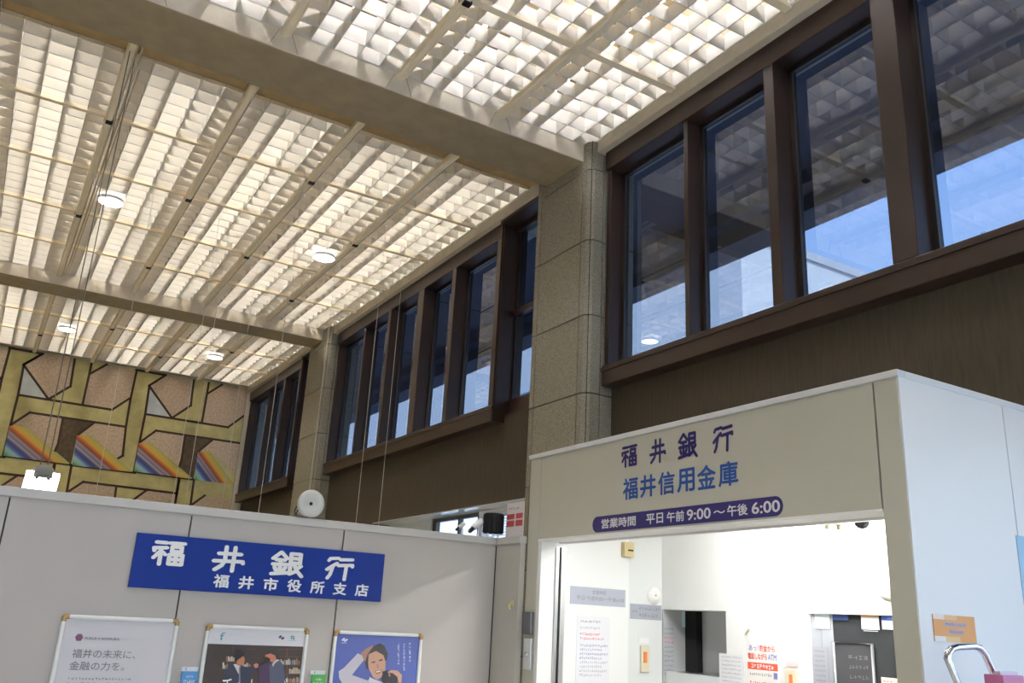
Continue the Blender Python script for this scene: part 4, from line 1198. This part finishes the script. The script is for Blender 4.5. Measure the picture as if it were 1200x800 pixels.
t, a, b, zt, zl = xsheet('red_notice_reflection', 'reflection of a small red-lettered notice at the lower right of the booth opening', 'notice', 1033, 793, 1056, 830, XI + .02, (0.80, 0.72, 0.62))
fine_print(4, FRONT_X, a - .01, zt - .045, b + .01, zt - .015, XI + .016, mr, t)
fine_print(3, FRONT_X, a - .01, zt - .09, b + .01, zt - .06, XI + .016, mr, t)

# orange notice and blue decal on the booth side
ys = Y0 - 0.0045
t = thing('orange_notice', (3.37, ys, 1.56), 'orange laminated notice taped to the side of the booth', 'notice')
pa, pb = onY(1092, 719, ys), onY(1144, 753, ys)
zt, zl = onY(1092, 719, ys).z, onY(1094, 751, ys).z
B('sheet', pa.x, pb.x, ys - .003, ys - .0005, zl, zt, mat('orange_sheet', (.72, .30, .04), .35), t)
wd = pb.x - pa.x; hh = zt - zl
for (u0, u1, v0, v1, c) in ((.24, .78, .58, .74, 'x'), (.34, .70, .30, .46, 'x')):
    B('label_strip', pa.x + wd * u0, pa.x + wd * u1, ys - .0036, ys - .003, zl + hh * v0, zl + hh * v1, mat('strip_lilac', (.50, .38, .42), .5), t)
fine_print(7, FRONT_Y, pa.x + wd * .27, zl + hh * .61, pa.x + wd * .75, zl + hh * .71, ys - .0038, M_ink2, t)
fine_print(7, FRONT_Y, pa.x + wd * .37, zl + hh * .33, pa.x + wd * .67, zl + hh * .43, ys - .0038, M_ink2, t)
for (u0, u1, v0, v1, c) in ((.0, .26, .82, 1.0, (.80, .62, .50)), (.26, .56, .82, 1.0, (.74, .42, .16)), (.0, .26, .0, .2, (.82, .74, .68)), (.26, .60, .0, .2, (.76, .48, .16))):
    B('tape', pa.x + wd * u0, pa.x + wd * u1, ys - .0034, ys - .003, zl + hh * v0, zl + hh * v1, mat('tape_%.2f' % c[0], c, .3), t)
pa, pb = onY(1190, 627, ys), onY(1215, 640, ys)
o = B('blue_decal', pa.x, pa.x + .16, ys - .0025, ys - .0003, 1.72, pa.z, mat('decal_blue', (.34, .56, .74), .4))
tag(o, 'pale blue decal at the right edge on the side of the booth', 'decal')

# steel-handled leaflet stand before the booth side
YL = 1.95
st = thing('leaflet_stand', (3.14, YL, 0), 'leaflet stand with bent steel tube handle beside the booth', 'stand')
hp_ = [onY(1110, 771, YL), onY(1111, 765, YL), onY(1115, 760, YL), onY(1121, 758, YL), onY(1141, 757, YL), onY(1148, 759, YL), onY(1154, 766, YL), onY(1159, 777, YL)]
lx, rx = onY(1122, 800, YL), onY(1169, 800, YL)
path = [Vector((lx.x + 0.05, YL, 0.06)), Vector((lx.x + 0.03, YL, 0.9)), lx] + hp_ + [rx, Vector((rx.x + 0.03, YL, 0.9)), Vector((rx.x + 0.05, YL, 0.06))]
MB().tube(path, 0.0125, 12).obj('handle', M_steel, st)
B('base', 2.98, 3.36, YL - .15, YL + .15, 0, 0.05, mat('stand_grey', (.3, .3, .31), .5), st)
q = onY(1162, 790, 1.90)
B('rack', q.x, q.x + .13, 1.86, 1.93, 1.15, q.z, mat('rack_pink', (.55, .16, .32), .4), st, bevel=.003)
B('leaflet', q.x + .012, q.x + .12, 1.875, 1.90, 1.2, q.z + .012, mat('leaflet_pale', (.72, .62, .74), .5), st)
print('objects', len(bpy.data.objects))
